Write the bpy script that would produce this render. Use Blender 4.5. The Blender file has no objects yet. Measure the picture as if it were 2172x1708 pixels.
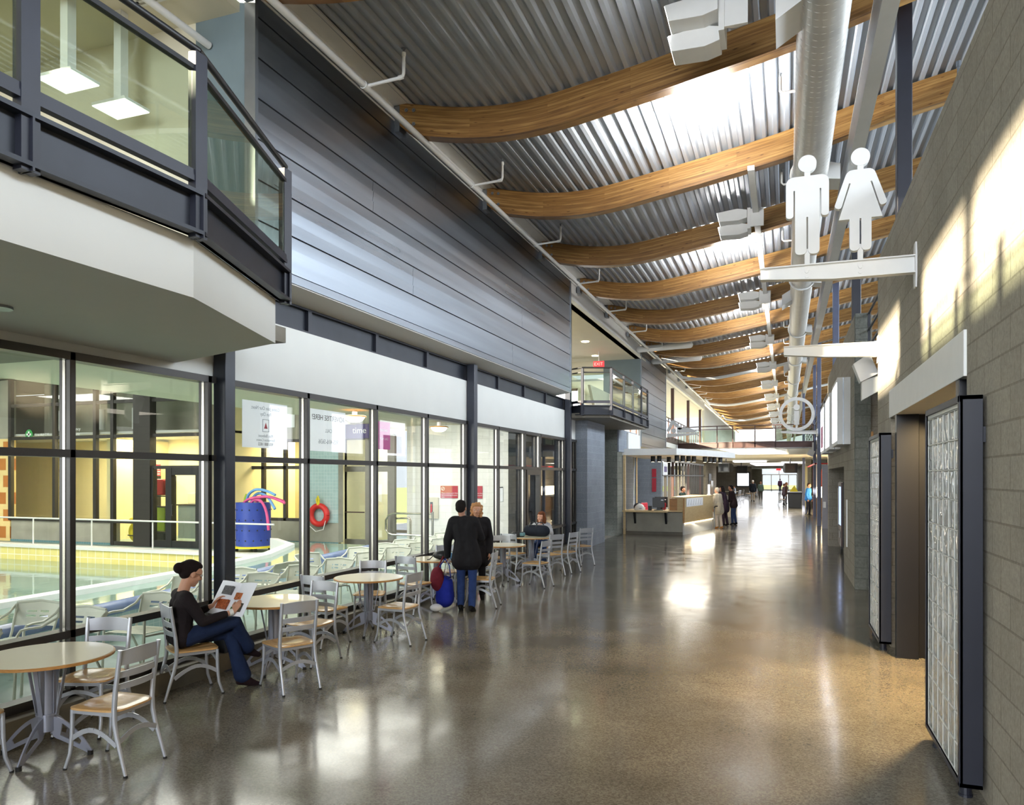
import bpy, bmesh, math, random
from mathutils import Vector, Matrix, Euler
random.seed(7)
PI = math.pi
S = bpy.context.scene
COL = S.collection
R = math.radians

# ------------------------------------------------------------------ materials
def lin(h):
    h = h.lstrip('#'); out = []
    for i in (0, 2, 4):
        v = int(h[i:i+2], 16) / 255
        out.append(v / 12.92 if v <= .04045 else ((v + .055) / 1.055) ** 2.4)
    return (*out, 1)

def newmat(name):
    m = bpy.data.materials.new(name); m.use_nodes = True
    nt = m.node_tree
    return m, nt, nt.nodes['Principled BSDF']

def setp(b, **k):
    names = dict(color='Base Color', rough='Roughness', metal='Metallic', spec='Specular IOR Level', coat='Coat Weight',
                 trans='Transmission Weight', ior='IOR', alpha='Alpha', emit='Emission Color', estr='Emission Strength', coatr='Coat Roughness')
    for a, v in k.items(): b.inputs[names[a]].default_value = v

def plain(name, hexc, rough=.5, metal=0., noise=.06, scale=6., bump=0., spec=.5, coat=0.):
    """painted / metal / fabric surface: slight procedural tone variation and optional bump"""
    m, nt, b = newmat(name)
    c = lin(hexc)
    setp(b, rough=rough, metal=metal, spec=spec, coat=coat)
    tc = nt.nodes.new('ShaderNodeTexCoord')
    n = nt.nodes.new('ShaderNodeTexNoise'); n.inputs['Scale'].default_value = scale; n.inputs['Detail'].default_value = 4
    nt.links.new(tc.outputs['Object'], n.inputs['Vector'])
    r = nt.nodes.new('ShaderNodeValToRGB')
    r.color_ramp.elements[0].position = .3; r.color_ramp.elements[1].position = .7
    r.color_ramp.elements[0].color = tuple(max(0, x * (1 - noise)) for x in c[:3]) + (1,)
    r.color_ramp.elements[1].color = tuple(min(1, x * (1 + noise)) for x in c[:3]) + (1,)
    nt.links.new(n.outputs['Fac'], r.inputs['Fac']); nt.links.new(r.outputs['Color'], b.inputs['Base Color'])
    if bump:
        bp = nt.nodes.new('ShaderNodeBump'); bp.inputs['Strength'].default_value = bump; bp.inputs['Distance'].default_value = .01
        n2 = nt.nodes.new('ShaderNodeTexNoise'); n2.inputs['Scale'].default_value = scale * 8
        nt.links.new(tc.outputs['Object'], n2.inputs['Vector'])
        nt.links.new(n2.outputs['Fac'], bp.inputs['Height']); nt.links.new(bp.outputs['Normal'], b.inputs['Normal'])
    return m

def blocks(name, c1, c2, mortar, bw=.4, bh=.2, msize=.012, bump=.5, nscale=30., nbump=.3, split=False, var=.22):
    """masonry on any upright axis-aligned face: u = x + y, v = z"""
    m, nt, b = newmat(name)
    setp(b, rough=.85, spec=.3)
    tc = nt.nodes.new('ShaderNodeTexCoord'); sx = nt.nodes.new('ShaderNodeSeparateXYZ')
    nt.links.new(tc.outputs['Object'], sx.inputs[0])
    ad = nt.nodes.new('ShaderNodeMath'); nt.links.new(sx.outputs['X'], ad.inputs[0]); nt.links.new(sx.outputs['Y'], ad.inputs[1])
    cx = nt.nodes.new('ShaderNodeCombineXYZ'); nt.links.new(ad.outputs[0], cx.inputs['X']); nt.links.new(sx.outputs['Z'], cx.inputs['Y'])
    br = nt.nodes.new('ShaderNodeTexBrick'); nt.links.new(cx.outputs[0], br.inputs['Vector'])
    br.inputs['Color1'].default_value = lin(c1); br.inputs['Color2'].default_value = lin(c2); br.inputs['Mortar'].default_value = lin(mortar)
    br.inputs['Scale'].default_value = 1; br.inputs['Brick Width'].default_value = bw; br.inputs['Row Height'].default_value = bh
    br.inputs['Mortar Size'].default_value = msize; br.inputs['Mortar Smooth'].default_value = .3
    if bw == bh: br.offset = 0
    n = nt.nodes.new('ShaderNodeTexNoise'); n.inputs['Scale'].default_value = nscale; n.inputs['Detail'].default_value = 8; n.inputs['Roughness'].default_value = .7
    nt.links.new(tc.outputs['Object'], n.inputs['Vector'])
    mr = nt.nodes.new('ShaderNodeMapRange'); mr.inputs['From Min'].default_value = .3; mr.inputs['From Max'].default_value = .7
    mr.inputs['To Min'].default_value = 1 - var; mr.inputs['To Max'].default_value = 1 + var
    nt.links.new(n.outputs['Fac'], mr.inputs['Value'])
    n3 = nt.nodes.new('ShaderNodeTexNoise'); n3.inputs['Scale'].default_value = 1.3; nt.links.new(tc.outputs['Object'], n3.inputs['Vector'])
    mr3 = nt.nodes.new('ShaderNodeMapRange'); mr3.inputs['To Min'].default_value = 1 - var * .8; mr3.inputs['To Max'].default_value = 1 + var * .8
    nt.links.new(n3.outputs['Fac'], mr3.inputs['Value'])
    mu = nt.nodes.new('ShaderNodeMath'); mu.operation = 'MULTIPLY'; nt.links.new(mr.outputs[0], mu.inputs[0]); nt.links.new(mr3.outputs[0], mu.inputs[1])
    mx = nt.nodes.new('ShaderNodeVectorMath'); mx.operation = 'SCALE'
    nt.links.new(br.outputs['Color'], mx.inputs[0]); nt.links.new(mu.outputs[0], mx.inputs['Scale'])
    nt.links.new(mx.outputs[0], b.inputs['Base Color'])
    h = nt.nodes.new('ShaderNodeMath'); h.operation = 'MULTIPLY_ADD'; h.inputs[1].default_value = -1.0
    nt.links.new(br.outputs['Fac'], h.inputs[0])
    k = nt.nodes.new('ShaderNodeMath'); k.operation = 'MULTIPLY'; k.inputs[1].default_value = nbump
    nt.links.new(n.outputs['Fac'], k.inputs[0]); nt.links.new(k.outputs[0], h.inputs[2])
    bp = nt.nodes.new('ShaderNodeBump'); bp.inputs['Strength'].default_value = bump; bp.inputs['Distance'].default_value = .03 if split else .012
    nt.links.new(h.outputs[0], bp.inputs['Height']); nt.links.new(bp.outputs['Normal'], b.inputs['Normal'])
    return m

def glass(name, tint=(.93, .96, .94), boost=1.0, rough=0.):
    m, nt, b = newmat(name); nt.nodes.remove(b)
    t = nt.nodes.new('ShaderNodeBsdfTransparent'); t.inputs['Color'].default_value = (*tint, 1)
    g = nt.nodes.new('ShaderNodeBsdfGlossy'); g.inputs['Roughness'].default_value = rough
    f = nt.nodes.new('ShaderNodeFresnel'); 
    ge = nt.nodes.new('ShaderNodeNewGeometry'); io = nt.nodes.new('ShaderNodeMapRange'); io.inputs['To Min'].default_value = 1.5; io.inputs['To Max'].default_value = 1 / 1.5
    nt.links.new(ge.outputs['Backfacing'], io.inputs['Value']); nt.links.new(io.outputs[0], f.inputs['IOR'])
    k = nt.nodes.new('ShaderNodeMath'); k.operation = 'MULTIPLY'; k.inputs[1].default_value = boost; k.use_clamp = True
    x = nt.nodes.new('ShaderNodeMixShader')
    nt.links.new(f.outputs[0], k.inputs[0]); nt.links.new(k.outputs[0], x.inputs[0])
    nt.links.new(t.outputs[0], x.inputs[1]); nt.links.new(g.outputs[0], x.inputs[2])
    nt.links.new(x.outputs[0], nt.nodes['Material Output'].inputs['Surface'])
    return m

def emitter(name, hexc, strength):
    m, nt, b = newmat(name); setp(b, color=lin(hexc), emit=lin(hexc), estr=strength, rough=.6)
    return m

def wood_uv(name, cA, cB, cC, lam=.038, rough=.4):
    """timber with the grain along u and laminations across v of the UV map"""
    m, nt, b = newmat(name); setp(b, rough=rough, spec=.4, coat=.15, coatr=.3)
    uv = nt.nodes.new('ShaderNodeUVMap'); mp = nt.nodes.new('ShaderNodeMapping')
    mp.inputs['Scale'].default_value = (1.2, 26, 1); nt.links.new(uv.outputs[0], mp.inputs[0])
    n = nt.nodes.new('ShaderNodeTexNoise'); n.inputs['Scale'].default_value = 1.5; n.inputs['Detail'].default_value = 6; n.inputs['Distortion'].default_value = .6
    nt.links.new(mp.outputs[0], n.inputs[0])
    br = nt.nodes.new('ShaderNodeTexBrick'); br.inputs['Scale'].default_value = 1; br.inputs['Brick Width'].default_value = 2.3; br.inputs['Row Height'].default_value = lam
    br.inputs['Mortar Size'].default_value = .0012; br.inputs['Color1'].default_value = (.25, .25, .25, 1); br.inputs['Color2'].default_value = (.75, .75, .75, 1); br.inputs['Mortar'].default_value = (0, 0, 0, 1)
    nt.links.new(uv.outputs[0], br.inputs['Vector'])
    mx = nt.nodes.new('ShaderNodeMix'); mx.data_type = 'FLOAT'; mx.inputs[0].default_value = .42
    nt.links.new(n.outputs['Fac'], mx.inputs[2]); nt.links.new(br.outputs['Color'], mx.inputs[3])
    r = nt.nodes.new('ShaderNodeValToRGB'); e = r.color_ramp.elements
    e[0].position = .22; e[0].color = lin(cA); e[1].position = .75; e[1].color = lin(cC)
    k = e.new(.48); k.color = lin(cB)
    nt.links.new(mx.outputs[0], r.inputs['Fac']); nt.links.new(r.outputs['Color'], b.inputs['Base Color'])
    # knots
    mp2 = nt.nodes.new('ShaderNodeMapping'); mp2.inputs['Scale'].default_value = (2.2, 9, 1); nt.links.new(uv.outputs[0], mp2.inputs[0])
    v = nt.nodes.new('ShaderNodeTexVoronoi'); v.inputs['Scale'].default_value = 1.6; nt.links.new(mp2.outputs[0], v.inputs['Vector'])
    r2 = nt.nodes.new('ShaderNodeValToRGB'); r2.color_ramp.elements[0].position = .05; r2.color_ramp.elements[0].color = (.35, .25, .2, 1); r2.color_ramp.elements[1].position = .16; r2.color_ramp.elements[1].color = (1, 1, 1, 1)
    nt.links.new(v.outputs['Distance'], r2.inputs['Fac'])
    m2 = nt.nodes.new('ShaderNodeMix'); m2.data_type = 'RGBA'; m2.blend_type = 'MULTIPLY'; m2.inputs[0].default_value = 1
    nt.links.new(r.outputs['Color'], m2.inputs[6]); nt.links.new(r2.outputs['Color'], m2.inputs[7])
    nt.links.new(m2.outputs[2], b.inputs['Base Color'])
    return m

def wood(name, cA, cC, rough=.35, sc=(2, 14, 14)):
    m, nt, b = newmat(name); setp(b, rough=rough, spec=.5, coat=.3, coatr=.15)
    tc = nt.nodes.new('ShaderNodeTexCoord'); mp = nt.nodes.new('ShaderNodeMapping'); mp.inputs['Scale'].default_value = sc
    nt.links.new(tc.outputs['Object'], mp.inputs[0])
    n = nt.nodes.new('ShaderNodeTexNoise'); n.inputs['Scale'].default_value = 3; n.inputs['Detail'].default_value = 5; n.inputs['Distortion'].default_value = .8
    nt.links.new(mp.outputs[0], n.inputs[0])
    r = nt.nodes.new('ShaderNodeValToRGB'); r.color_ramp.elements[0].position = .3; r.color_ramp.elements[0].color = lin(cA)
    r.color_ramp.elements[1].position = .7; r.color_ramp.elements[1].color = lin(cC)
    nt.links.new(n.outputs['Fac'], r.inputs['Fac']); nt.links.new(r.outputs['Color'], b.inputs['Base Color'])
    return m

def concrete_floor():
    m, nt, b = newmat('polished_concrete'); setp(b, spec=.5, coat=.12, coatr=.08)
    tc = nt.nodes.new('ShaderNodeTexCoord')
    def noise(s, d=5):
        n = nt.nodes.new('ShaderNodeTexNoise'); n.inputs['Scale'].default_value = s; n.inputs['Detail'].default_value = d
        nt.links.new(tc.outputs['Object'], n.inputs['Vector']); return n
    a = noise(.9); r = nt.nodes.new('ShaderNodeValToRGB')
    r.color_ramp.elements[0].position = .32; r.color_ramp.elements[0].color = lin('#6A665C')
    r.color_ramp.elements[1].position = .7; r.color_ramp.elements[1].color = lin('#888379')
    nt.links.new(a.outputs['Fac'], r.inputs['Fac'])
    v = nt.nodes.new('ShaderNodeTexVoronoi'); v.inputs['Scale'].default_value = 85; nt.links.new(tc.outputs['Object'], v.inputs['Vector'])
    r2 = nt.nodes.new('ShaderNodeValToRGB'); r2.color_ramp.interpolation = 'LINEAR'
    r2.color_ramp.elements[0].position = .0; r2.color_ramp.elements[0].color = (.52, .5, .47, 1)
    r2.color_ramp.elements[1].position = 1; r2.color_ramp.elements[1].color = (1.25, 1.22, 1.15, 1)
    sp = nt.nodes.new('ShaderNodeSeparateColor'); nt.links.new(v.outputs['Color'], sp.inputs[0]); nt.links.new(sp.outputs[0], r2.inputs['Fac'])
    mx = nt.nodes.new('ShaderNodeMix'); mx.data_type = 'RGBA'; mx.blend_type = 'MULTIPLY'; mx.inputs[0].default_value = .75
    nt.links.new(r.outputs['Color'], mx.inputs[6]); nt.links.new(r2.outputs['Color'], mx.inputs[7])
    nt.links.new(mx.outputs[2], b.inputs['Base Color'])
    rr = noise(2.3, 6); m3 = nt.nodes.new('ShaderNodeMapRange'); m3.inputs['From Min'].default_value = .3; m3.inputs['From Max'].default_value = .7
    m3.inputs['To Min'].default_value = .11; m3.inputs['To Max'].default_value = .21
    nt.links.new(rr.outputs['Fac'], m3.inputs['Value']); nt.links.new(m3.outputs[0], b.inputs['Roughness'])
    bp = nt.nodes.new('ShaderNodeBump'); bp.inputs['Strength'].default_value = .035; bp.inputs['Distance'].default_value = .02
    n4 = noise(3.5, 2); nt.links.new(n4.outputs['Fac'], bp.inputs['Height']); nt.links.new(bp.outputs['Normal'], b.inputs['Normal'])
    return m

def metal_streak(name, hexc, rough=.35, axis_scale=(1, .15, 6), var=.25, metal=1.):
    m, nt, b = newmat(name); setp(b, metal=metal, rough=rough)
    c = lin(hexc); tc = nt.nodes.new('ShaderNodeTexCoord'); mp = nt.nodes.new('ShaderNodeMapping'); mp.inputs['Scale'].default_value = axis_scale
    nt.links.new(tc.outputs['Object'], mp.inputs[0])
    n = nt.nodes.new('ShaderNodeTexNoise'); n.inputs['Scale'].default_value = 1.4; n.inputs['Detail'].default_value = 4; nt.links.new(mp.outputs[0], n.inputs[0])
    r = nt.nodes.new('ShaderNodeValToRGB'); r.color_ramp.elements[0].position = .3; r.color_ramp.elements[1].position = .7
    r.color_ramp.elements[0].color = tuple(x * (1 - var) for x in c[:3]) + (1,); r.color_ramp.elements[1].color = tuple(min(1, x * (1 + var)) for x in c[:3]) + (1,)
    nt.links.new(n.outputs['Fac'], r.inputs['Fac']); nt.links.new(r.outputs['Color'], b.inputs['Base Color'])
    mr = nt.nodes.new('ShaderNodeMapRange'); mr.inputs['To Min'].default_value = rough * .75; mr.inputs['To Max'].default_value = rough * 1.3
    nt.links.new(n.outputs['Fac'], mr.inputs['Value']); nt.links.new(mr.outputs[0], b.inputs['Roughness'])
    return m

M = {}
M['floor'] = concrete_floor()
M['steel'] = plain('navy_painted_steel', '#1E202B', .42, 0, .1, 5)
M['jamb'] = plain('black_door_steel', '#121217', .35)
M['colsteel'] = plain('slate_column_paint', '#2E323D', .38, 0, .08, 5)
M['channel'] = plain('mill_scale_steel', '#262931', .4, .2, .22, 3)
M['bluecol'] = plain('blue_grey_column_paint', '#5A6078', .4)
M['mull'] = plain('dark_bronze_aluminium', '#393634', .35, .3, .05)
M['mullside'] = plain('clear_aluminium', '#B5B0A6', .22, .9, .05)
M['white'] = plain('white_paint', '#E2E2E0', .5, 0, .02)
M['gyp'] = plain('gypsum_white', '#D5D5D0', .8, 0, .02, 2)
M['gypwarm'] = plain('gypsum_ivory', '#CFC9B4', .8, 0, .02, 2)
M['greywall'] = plain('blue_grey_wall_paint', '#67757A', .7, 0, .03)
M['cream'] = plain('cream_wall_paint', '#EDE0AE', .7, 0, .03)
M['zinc'] = metal_streak('zinc_siding', '#8F959D', .30, (1, .12, 2.3), .2)
M['deck'] = metal_streak('galvanised_deck', '#AAB0B8', .42, (3, .2, 1), .12, .22)
M['duct'] = metal_streak('spiral_duct_metal', '#CFCDC8', .4, (2, 2, 2), .06, .7)
M['glulam'] = wood_uv('glulam_timber', '#583A1D', '#8E6737', '#C49C5E')
M['block'] = blocks('ground_face_block', '#938C7F', '#9C9588', '#827B6F', msize=.007, bump=.5, nscale=38, nbump=.5)
M['blocksplit'] = blocks('split_face_block', '#7C7F78', '#888A82', '#74766F', msize=.008, bump=1., nscale=22, nbump=1.6, split=True)
M['blockgrey'] = blocks('grey_burnished_block', '#8A9099', '#848A93', '#9AA0A8', msize=.005, bump=.35, nscale=30, nbump=.2)
M['whiteblock'] = blocks('white_painted_block', '#F0F0EC', '#EEEEEA', '#DCDCD6', msize=.005, bump=.3, nscale=12, nbump=.05, var=.03)
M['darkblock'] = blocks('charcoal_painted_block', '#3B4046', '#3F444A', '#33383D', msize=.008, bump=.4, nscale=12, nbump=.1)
M['tilegreen'] = blocks('green_wall_tile', '#A2BABB', '#A8C0C1', '#C0CFCE', .1, .1, .005, .3, 4, .05, var=.05)
M['tileblue'] = blocks('teal_skirting_tile', '#5C8187', '#65898F', '#86A0A2', .1, .1, .005, .3,  4, .05, var=.06)
M['tileyellow'] = blocks('yellow_pool_tile', '#E5D584', '#E9DB92', '#F0ECD0', .3, .3, .014, .3,  4, .05, var=.06)
M['tileorange'] = blocks('orange_shower_tile', '#B5713A', '#C07E42', '#E5CB8E', .6, .55, .1, .2,  4, .05, var=.06)
M['tilebrown'] = blocks('brown_base_tile', '#7A5A45', '#86644D', '#A58B77', .1, .1, .006, .3,  4, .05, var=.06)
M['concrete'] = plain('cast_concrete', '#9C998C', .75, 0, .12, 2.2, .15)
M['curb'] = plain('concrete_curb', '#6E685B', .6, 0, .15, 3, .15)
M['deckpool'] = plain('pool_deck_finish', '#8FA39B', .35, 0, .1, 3, .1)
M['bluetile'] = plain('blue_bullnose_tile', '#6C7FA8', .25, 0, .18, 4)
M['glass'] = glass('window_glass', (.972, .982, .976), 1.0)
M['glassgreen'] = glass('green_rail_glass', (.80, .86, .78), 1.3)
M['glassnew'] = glass('clear_glass', (.97, .98, .97), .8)
M['chairmetal'] = plain('silver_powder_coat', '#BDC0C7', .34, .5, .04, 8)
M['tablemetal'] = plain('silver_table_base', '#A3A6B4', .36, .5, .05, 8)
M['seat'] = wood('maple_seat', '#C59A62', '#DDB37A', .25)
M['tabletop'] = plain('beige_laminate', '#D8D0B6', .3, 0, .03, 3, coat=.3)
M['tableedge'] = wood('oak_edge', '#A8763C', '#C48F52', .35, (6, 6, 40))
M['maple'] = wood('maple_panel', '#C9AE7E', '#D8BF90', .4, (1, 1, 6))
M['oak'] = wood('oak_panel', '#A07238', '#BB8846', .4, (1, 1, 6))
M['poolchair'] = plain('pale_green_aluminium', '#D2D6C8', .4, .1, .05, 8)
M['rubber'] = plain('black_rubber', '#181716', .6)
M['black'] = plain('black_plastic', '#17181A', .4)
M['bolt'] = plain('zinc_bolt', '#8B9096', .35, .8)
M['chrome'] = plain('brushed_stainless', '#C9C5B8', .2, 1., .04)
M['red'] = plain('red_sign_plastic', '#B3283A', .4)
M['redvinyl'] = plain('red_vinyl', '#D22A26', .4)
M['yellow'] = plain('yellow_plastic', '#DFCB22', .45)
M['lime'] = plain('lime_plastic', '#9DBA2A', .5)
M['drum'] = plain('blue_plastic_drum', '#2E46A4', .4)
M['noodleblue'] = plain('blue_foam', '#6FA4D8', .7)
M['noodlepink'] = plain('pink_foam', '#D8558E', .7)
def translucent(name, hexc):
    m, nt, b = newmat(name); setp(b, color=lin(hexc), rough=.8)
    tr = nt.nodes.new('ShaderNodeBsdfTranslucent'); tr.inputs['Color'].default_value = lin(hexc); x = nt.nodes.new('ShaderNodeMixShader'); x.inputs[0].default_value = .55
    nt.links.new(b.outputs[0], x.inputs[1]); nt.links.new(tr.outputs[0], x.inputs[2]); nt.links.new(x.outputs[0], nt.nodes['Material Output'].inputs['Surface']); return m
M['poster'] = translucent('backlit_paper', '#FAFBFF')
M['paper'] = plain('white_paper', '#F3F5FA', .7, 0, .01)
M['ink'] = plain('dark_print', '#3E4144', .7)
M['softink'] = plain('grey_print', '#9AA0A8', .7)
M['whiteink'] = plain('white_print', '#F0F0F0', .6)
M['pink'] = plain('pink_vinyl', '#D86AA8', .5)
M['purple'] = plain('purple_sign', '#4A3F78', .5)
M['green'] = plain('green_sign', '#2E9A4A', .5)
M['glow'] = emitter('sign_glow', '#F4F7FF', 2.0)
M['lampglow'] = emitter('lamp_glow', '#FFF3CF', 5.0)
M['uplight'] = emitter('uplight_lens', '#FFFFFF', 7.0)
M['exitglow'] = emitter('exit_red', '#E0252B', 1.2)
M['screenblue'] = emitter('screen_glow', '#9FB4E6', .8)
M['warmglow'] = emitter('warm_strip', '#FFE9BE', 5.0)
M['orange'] = plain('orange_wall_paint', '#B4492C', .6)
M['corrugated'] = plain('grey_corrugated_panel', '#8C8A90', .5, .2)
M['darkbrown'] = plain('brown_steel', '#4A3430', .45)
def skin_mat(name, c): return plain(name, c, .5, 0, .06, 10)
M['skin'] = skin_mat('skin_fair', '#C99579'); M['skin2'] = skin_mat('skin_tan', '#A5745A')
def cloth(name, c): return plain(name, c, .85, 0, .12, 14, .25, .2)

# ------------------------------------------------------------------ mesh building
class MB:
    def __init__(s): s.v = []; s.f = []; s.uv = None
    def add(s, vs, fs):
        n = len(s.v); s.v += [tuple(p) for p in vs]; s.f += [tuple(n + i for i in f) for f in fs]; return s
    def box(s, x0, x1, y0, y1, z0, z1):
        return s.add([(x0, y0, z0), (x1, y0, z0), (x1, y1, z0), (x0, y1, z0), (x0, y0, z1), (x1, y0, z1), (x1, y1, z1), (x0, y1, z1)],
                     [(3, 2, 1, 0), (4, 5, 6, 7), (0, 1, 5, 4), (1, 2, 6, 5), (2, 3, 7, 6), (3, 0, 4, 7)])
    def obox(s, c, sz, rz=0, rx=0, ry=0):
        m = Euler((rx, ry, rz)).to_matrix(); c = Vector(c); h = Vector(sz) / 2
        vs = [c + m @ Vector((a * h.x, b * h.y, d * h.z)) for d in (-1, 1) for a, b in ((-1, -1), (1, -1), (1, 1), (-1, 1))]
        return s.add(vs, [(3, 2, 1, 0), (4, 5, 6, 7), (0, 1, 5, 4), (1, 2, 6, 5), (2, 3, 7, 6), (3, 0, 4, 7)])
    def bar(s, p, q, w, h, up=(0, 0, 1)):
        """square bar from p to q, w across and h along up"""
        p, q = Vector(p), Vector(q); d = (q - p).normalized(); u = Vector(up); a = d.cross(u).normalized(); u = a.cross(d)
        vs = [b + a * (i * w / 2) + u * (j * h / 2) for b in (p, q) for i, j in ((-1, -1), (1, -1), (1, 1), (-1, 1))]
        return s.add(vs, [(3, 2, 1, 0), (4, 5, 6, 7), (0, 1, 5, 4), (1, 2, 6, 5), (2, 3, 7, 6), (3, 0, 4, 7)])
    def prism(s, pts, axis, a, b):
        """polygon pts in the plane across axis, swept from a to b along it"""
        n = len(pts)
        def mk(p, t):
            return {'x': (t, p[0], p[1]), 'y': (p[0], t, p[1]), 'z': (p[0], p[1], t)}[axis]
        vs = [mk(p, a) for p in pts] + [mk(p, b) for p in pts]
        return s.add(vs, [tuple(range(n))[::-1], tuple(range(n, 2 * n))] + [(i, (i + 1) % n, n + (i + 1) % n, n + i) for i in range(n)])
    def tube(s, pts, r, n=8, r2=None, caps=True):
        pts = [Vector(p) for p in pts]; k = len(pts); rings = []; up = Vector((0, 0, 1))
        d0 = (pts[1] - pts[0]).normalized()
        if abs(d0.dot(up)) > .95: up = Vector((1, 0, 0))
        a = d0.cross(up).normalized()
        for i, p in enumerate(pts):
            d = (pts[min(i + 1, k - 1)] - pts[max(i - 1, 0)]).normalized()
            a = (a - d * a.dot(d)).normalized(); b = d.cross(a)
            rr = r[i] if isinstance(r, (list, tuple)) else (r + ((r2 - r) * i / (k - 1) if r2 is not None else 0))
            rings.append([p + (a * math.cos(2 * PI * j / n) + b * math.sin(2 * PI * j / n)) * rr for j in range(n)])
        vs = [v for g in rings for v in g]; fs = []
        for i in range(k - 1):
            for j in range(n):
                fs.append((i * n + j, i * n + (j + 1) % n, (i + 1) * n + (j + 1) % n, (i + 1) * n + j))
        if caps: fs += [tuple(range(n))[::-1], tuple((k - 1) * n + j for j in range(n))]
        return s.add(vs, fs)
    def cyl(s, c, r, h, n=20, r2=None):
        c = Vector(c); return s.tube([c, c + Vector((0, 0, h))], r, n, r2)
    def lathe(s, prof, c=(0, 0, 0), n=24):
        vs = []; fs = []; k = len(prof)
        for r, z in prof:
            for j in range(n):
                t = 2 * PI * j / n; vs.append((c[0] + r * math.cos(t), c[1] + r * math.sin(t), c[2] + z))
        for i in range(k - 1):
            for j in range(n): fs.append((i * n + j, i * n + (j + 1) % n, (i + 1) * n + (j + 1) % n, (i + 1) * n + j))
        fs += [tuple(range(n))[::-1], tuple((k - 1) * n + j for j in range(n))]
        return s.add(vs, fs)
    def ball(s, c, r, n=12, m=8, rot=None):
        if not isinstance(r, (tuple, list)): r = (r, r, r)
        c = Vector(c); vs = []; fs = []
        for i in range(1, m):
            a = PI * i / m
            for j in range(n):
                t = 2 * PI * j / n; v = Vector((r[0] * math.sin(a) * math.cos(t), r[1] * math.sin(a) * math.sin(t), r[2] * math.cos(a)))
                vs.append(c + (rot @ v if rot else v))
        e = Vector((0, 0, r[2])); e = rot @ e if rot else e
        vs += [c + e, c - e]; T = len(vs) - 2
        for i in range(m - 2):
            for j in range(n): fs.append((i * n + j, (i + 1) * n + j, (i + 1) * n + (j + 1) % n, i * n + (j + 1) % n))
        for j in range(n): fs += [(T, j, (j + 1) % n), (T + 1, (m - 2) * n + (j + 1) % n, (m - 2) * n + j)]
        return s.add(vs, fs)
    def capsule(s, p, q, r0, r1, n=10):
        p, q = Vector(p), Vector(q); d = (q - p).normalized()
        pts = []; rs = []
        for t in (-1, -.8, -.4): pts.append(p + d * r0 * t); rs.append(max(r0 * math.sqrt(max(0, 1 - t * t)), r0 * .08))
        pts.append(p); rs.append(r0); pts.append(q); rs.append(r1)
        for t in (.4, .8, 1): pts.append(q + d * r1 * t); rs.append(max(r1 * math.sqrt(max(0, 1 - t * t)), r1 * .08))
        return s.tube(pts, rs, n)
    def build(s, name, mat, parent=None, smooth=False, bevel=0, remesh=0, sm=4):
        me = bpy.data.meshes.new(name); me.from_pydata(s.v, [], s.f)
        bm = bmesh.new(); bm.from_mesh(me); bmesh.ops.recalc_face_normals(bm, faces=bm.faces); bm.to_mesh(me); bm.free()
        me.materials.append(mat if not isinstance(mat, str) else M[mat])
        if smooth:
            for p in me.polygons: p.use_smooth = True
        o = bpy.data.objects.new(name, me); COL.objects.link(o)
        if parent: o.parent = parent
        if bevel:
            b = o.modifiers.new('bevel', 'BEVEL'); b.width = bevel; b.segments = 2; b.limit_method = 'ANGLE'; b.angle_limit = R(40)
        if remesh:
            q = o.modifiers.new('remesh', 'REMESH'); q.mode = 'VOXEL'; q.voxel_size = remesh; q.use_smooth_shade = True
            w = o.modifiers.new('smooth', 'SMOOTH'); w.factor = .5; w.iterations = sm
        elif smooth:
            try:
                me.set_sharp_from_angle(angle=R(40))
            except Exception: pass
        return o

def tag(o, label=None, cat=None, group=None, kind=None):
    if label: o['label'] = label
    if cat: o['category'] = cat
    if group: o['group'] = group
    if kind: o['kind'] = kind
    return o
def thing(name, label, cat, loc=(0, 0, 0), rz=0, group=None, kind=None):
    o = bpy.data.objects.new(name, None); COL.objects.link(o); o.empty_display_size = .1
    o.location = loc; o.rotation_euler = (0, 0, rz)
    return tag(o, label, cat, group, kind)
def dup(root, loc, rz=None, label=None, group=None):
    r = root.copy(); COL.objects.link(r); r.location = loc
    if rz is not None: r.rotation_euler = (0, 0, rz)
    if label: r['label'] = label
    if group: r['group'] = group
    for ch in list(root.children):
        c = ch.copy(); COL.objects.link(c); c.parent = r
        for g in list(ch.children):
            d = g.copy(); COL.objects.link(d); d.parent = c
    return r
def struct(name, mb, mat, parent=None, **k):
    o = mb.build(name, mat, parent, **k)
    if not parent: o['kind'] = 'structure'
    return o
def text(s, size, loc, rot, mat, parent, name='lettering', mirror=False, align='CENTER', ext=.002):
    cu = bpy.data.curves.new(name, 'FONT'); cu.body = s; cu.size = size; cu.align_x = align; cu.align_y = 'CENTER'; cu.extrude = ext
    cu.materials.append(M[mat]); o = bpy.data.objects.new(name, cu); COL.objects.link(o)
    o.location = loc; o.rotation_euler = rot
    if mirror: o.scale = (-1, 1, 1)
    if parent: o.parent = parent
    TEXTS.append(o)
    return o
TEXTS = []
def texts_to_meshes():
    bpy.context.view_layer.update(); dg = bpy.context.evaluated_depsgraph_get()
    for o in TEXTS:
        me = bpy.data.meshes.new_from_object(o.evaluated_get(dg)); n = o.name
        q = bpy.data.objects.new('lettering', me); COL.objects.link(q); q.parent = o.parent; q.location = o.location; q.rotation_euler = o.rotation_euler; q.scale = o.scale
        if not me.materials: me.materials.append(o.data.materials[0])
        bpy.data.objects.remove(o)
ORD = 'zeroth first second third fourth fifth sixth seventh eighth ninth tenth eleventh twelfth thirteenth fourteenth fifteenth sixteenth seventeenth eighteenth nineteenth twentieth'.split()
ORD += ['twenty-' + w for w in ORD[1:10]] + ['thirtieth'] + ['thirty-' + w for w in ORD[1:10]]
FACE_X = (R(90), 0, R(90))       # text plate facing +x (the concourse seen from the windows)
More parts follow.
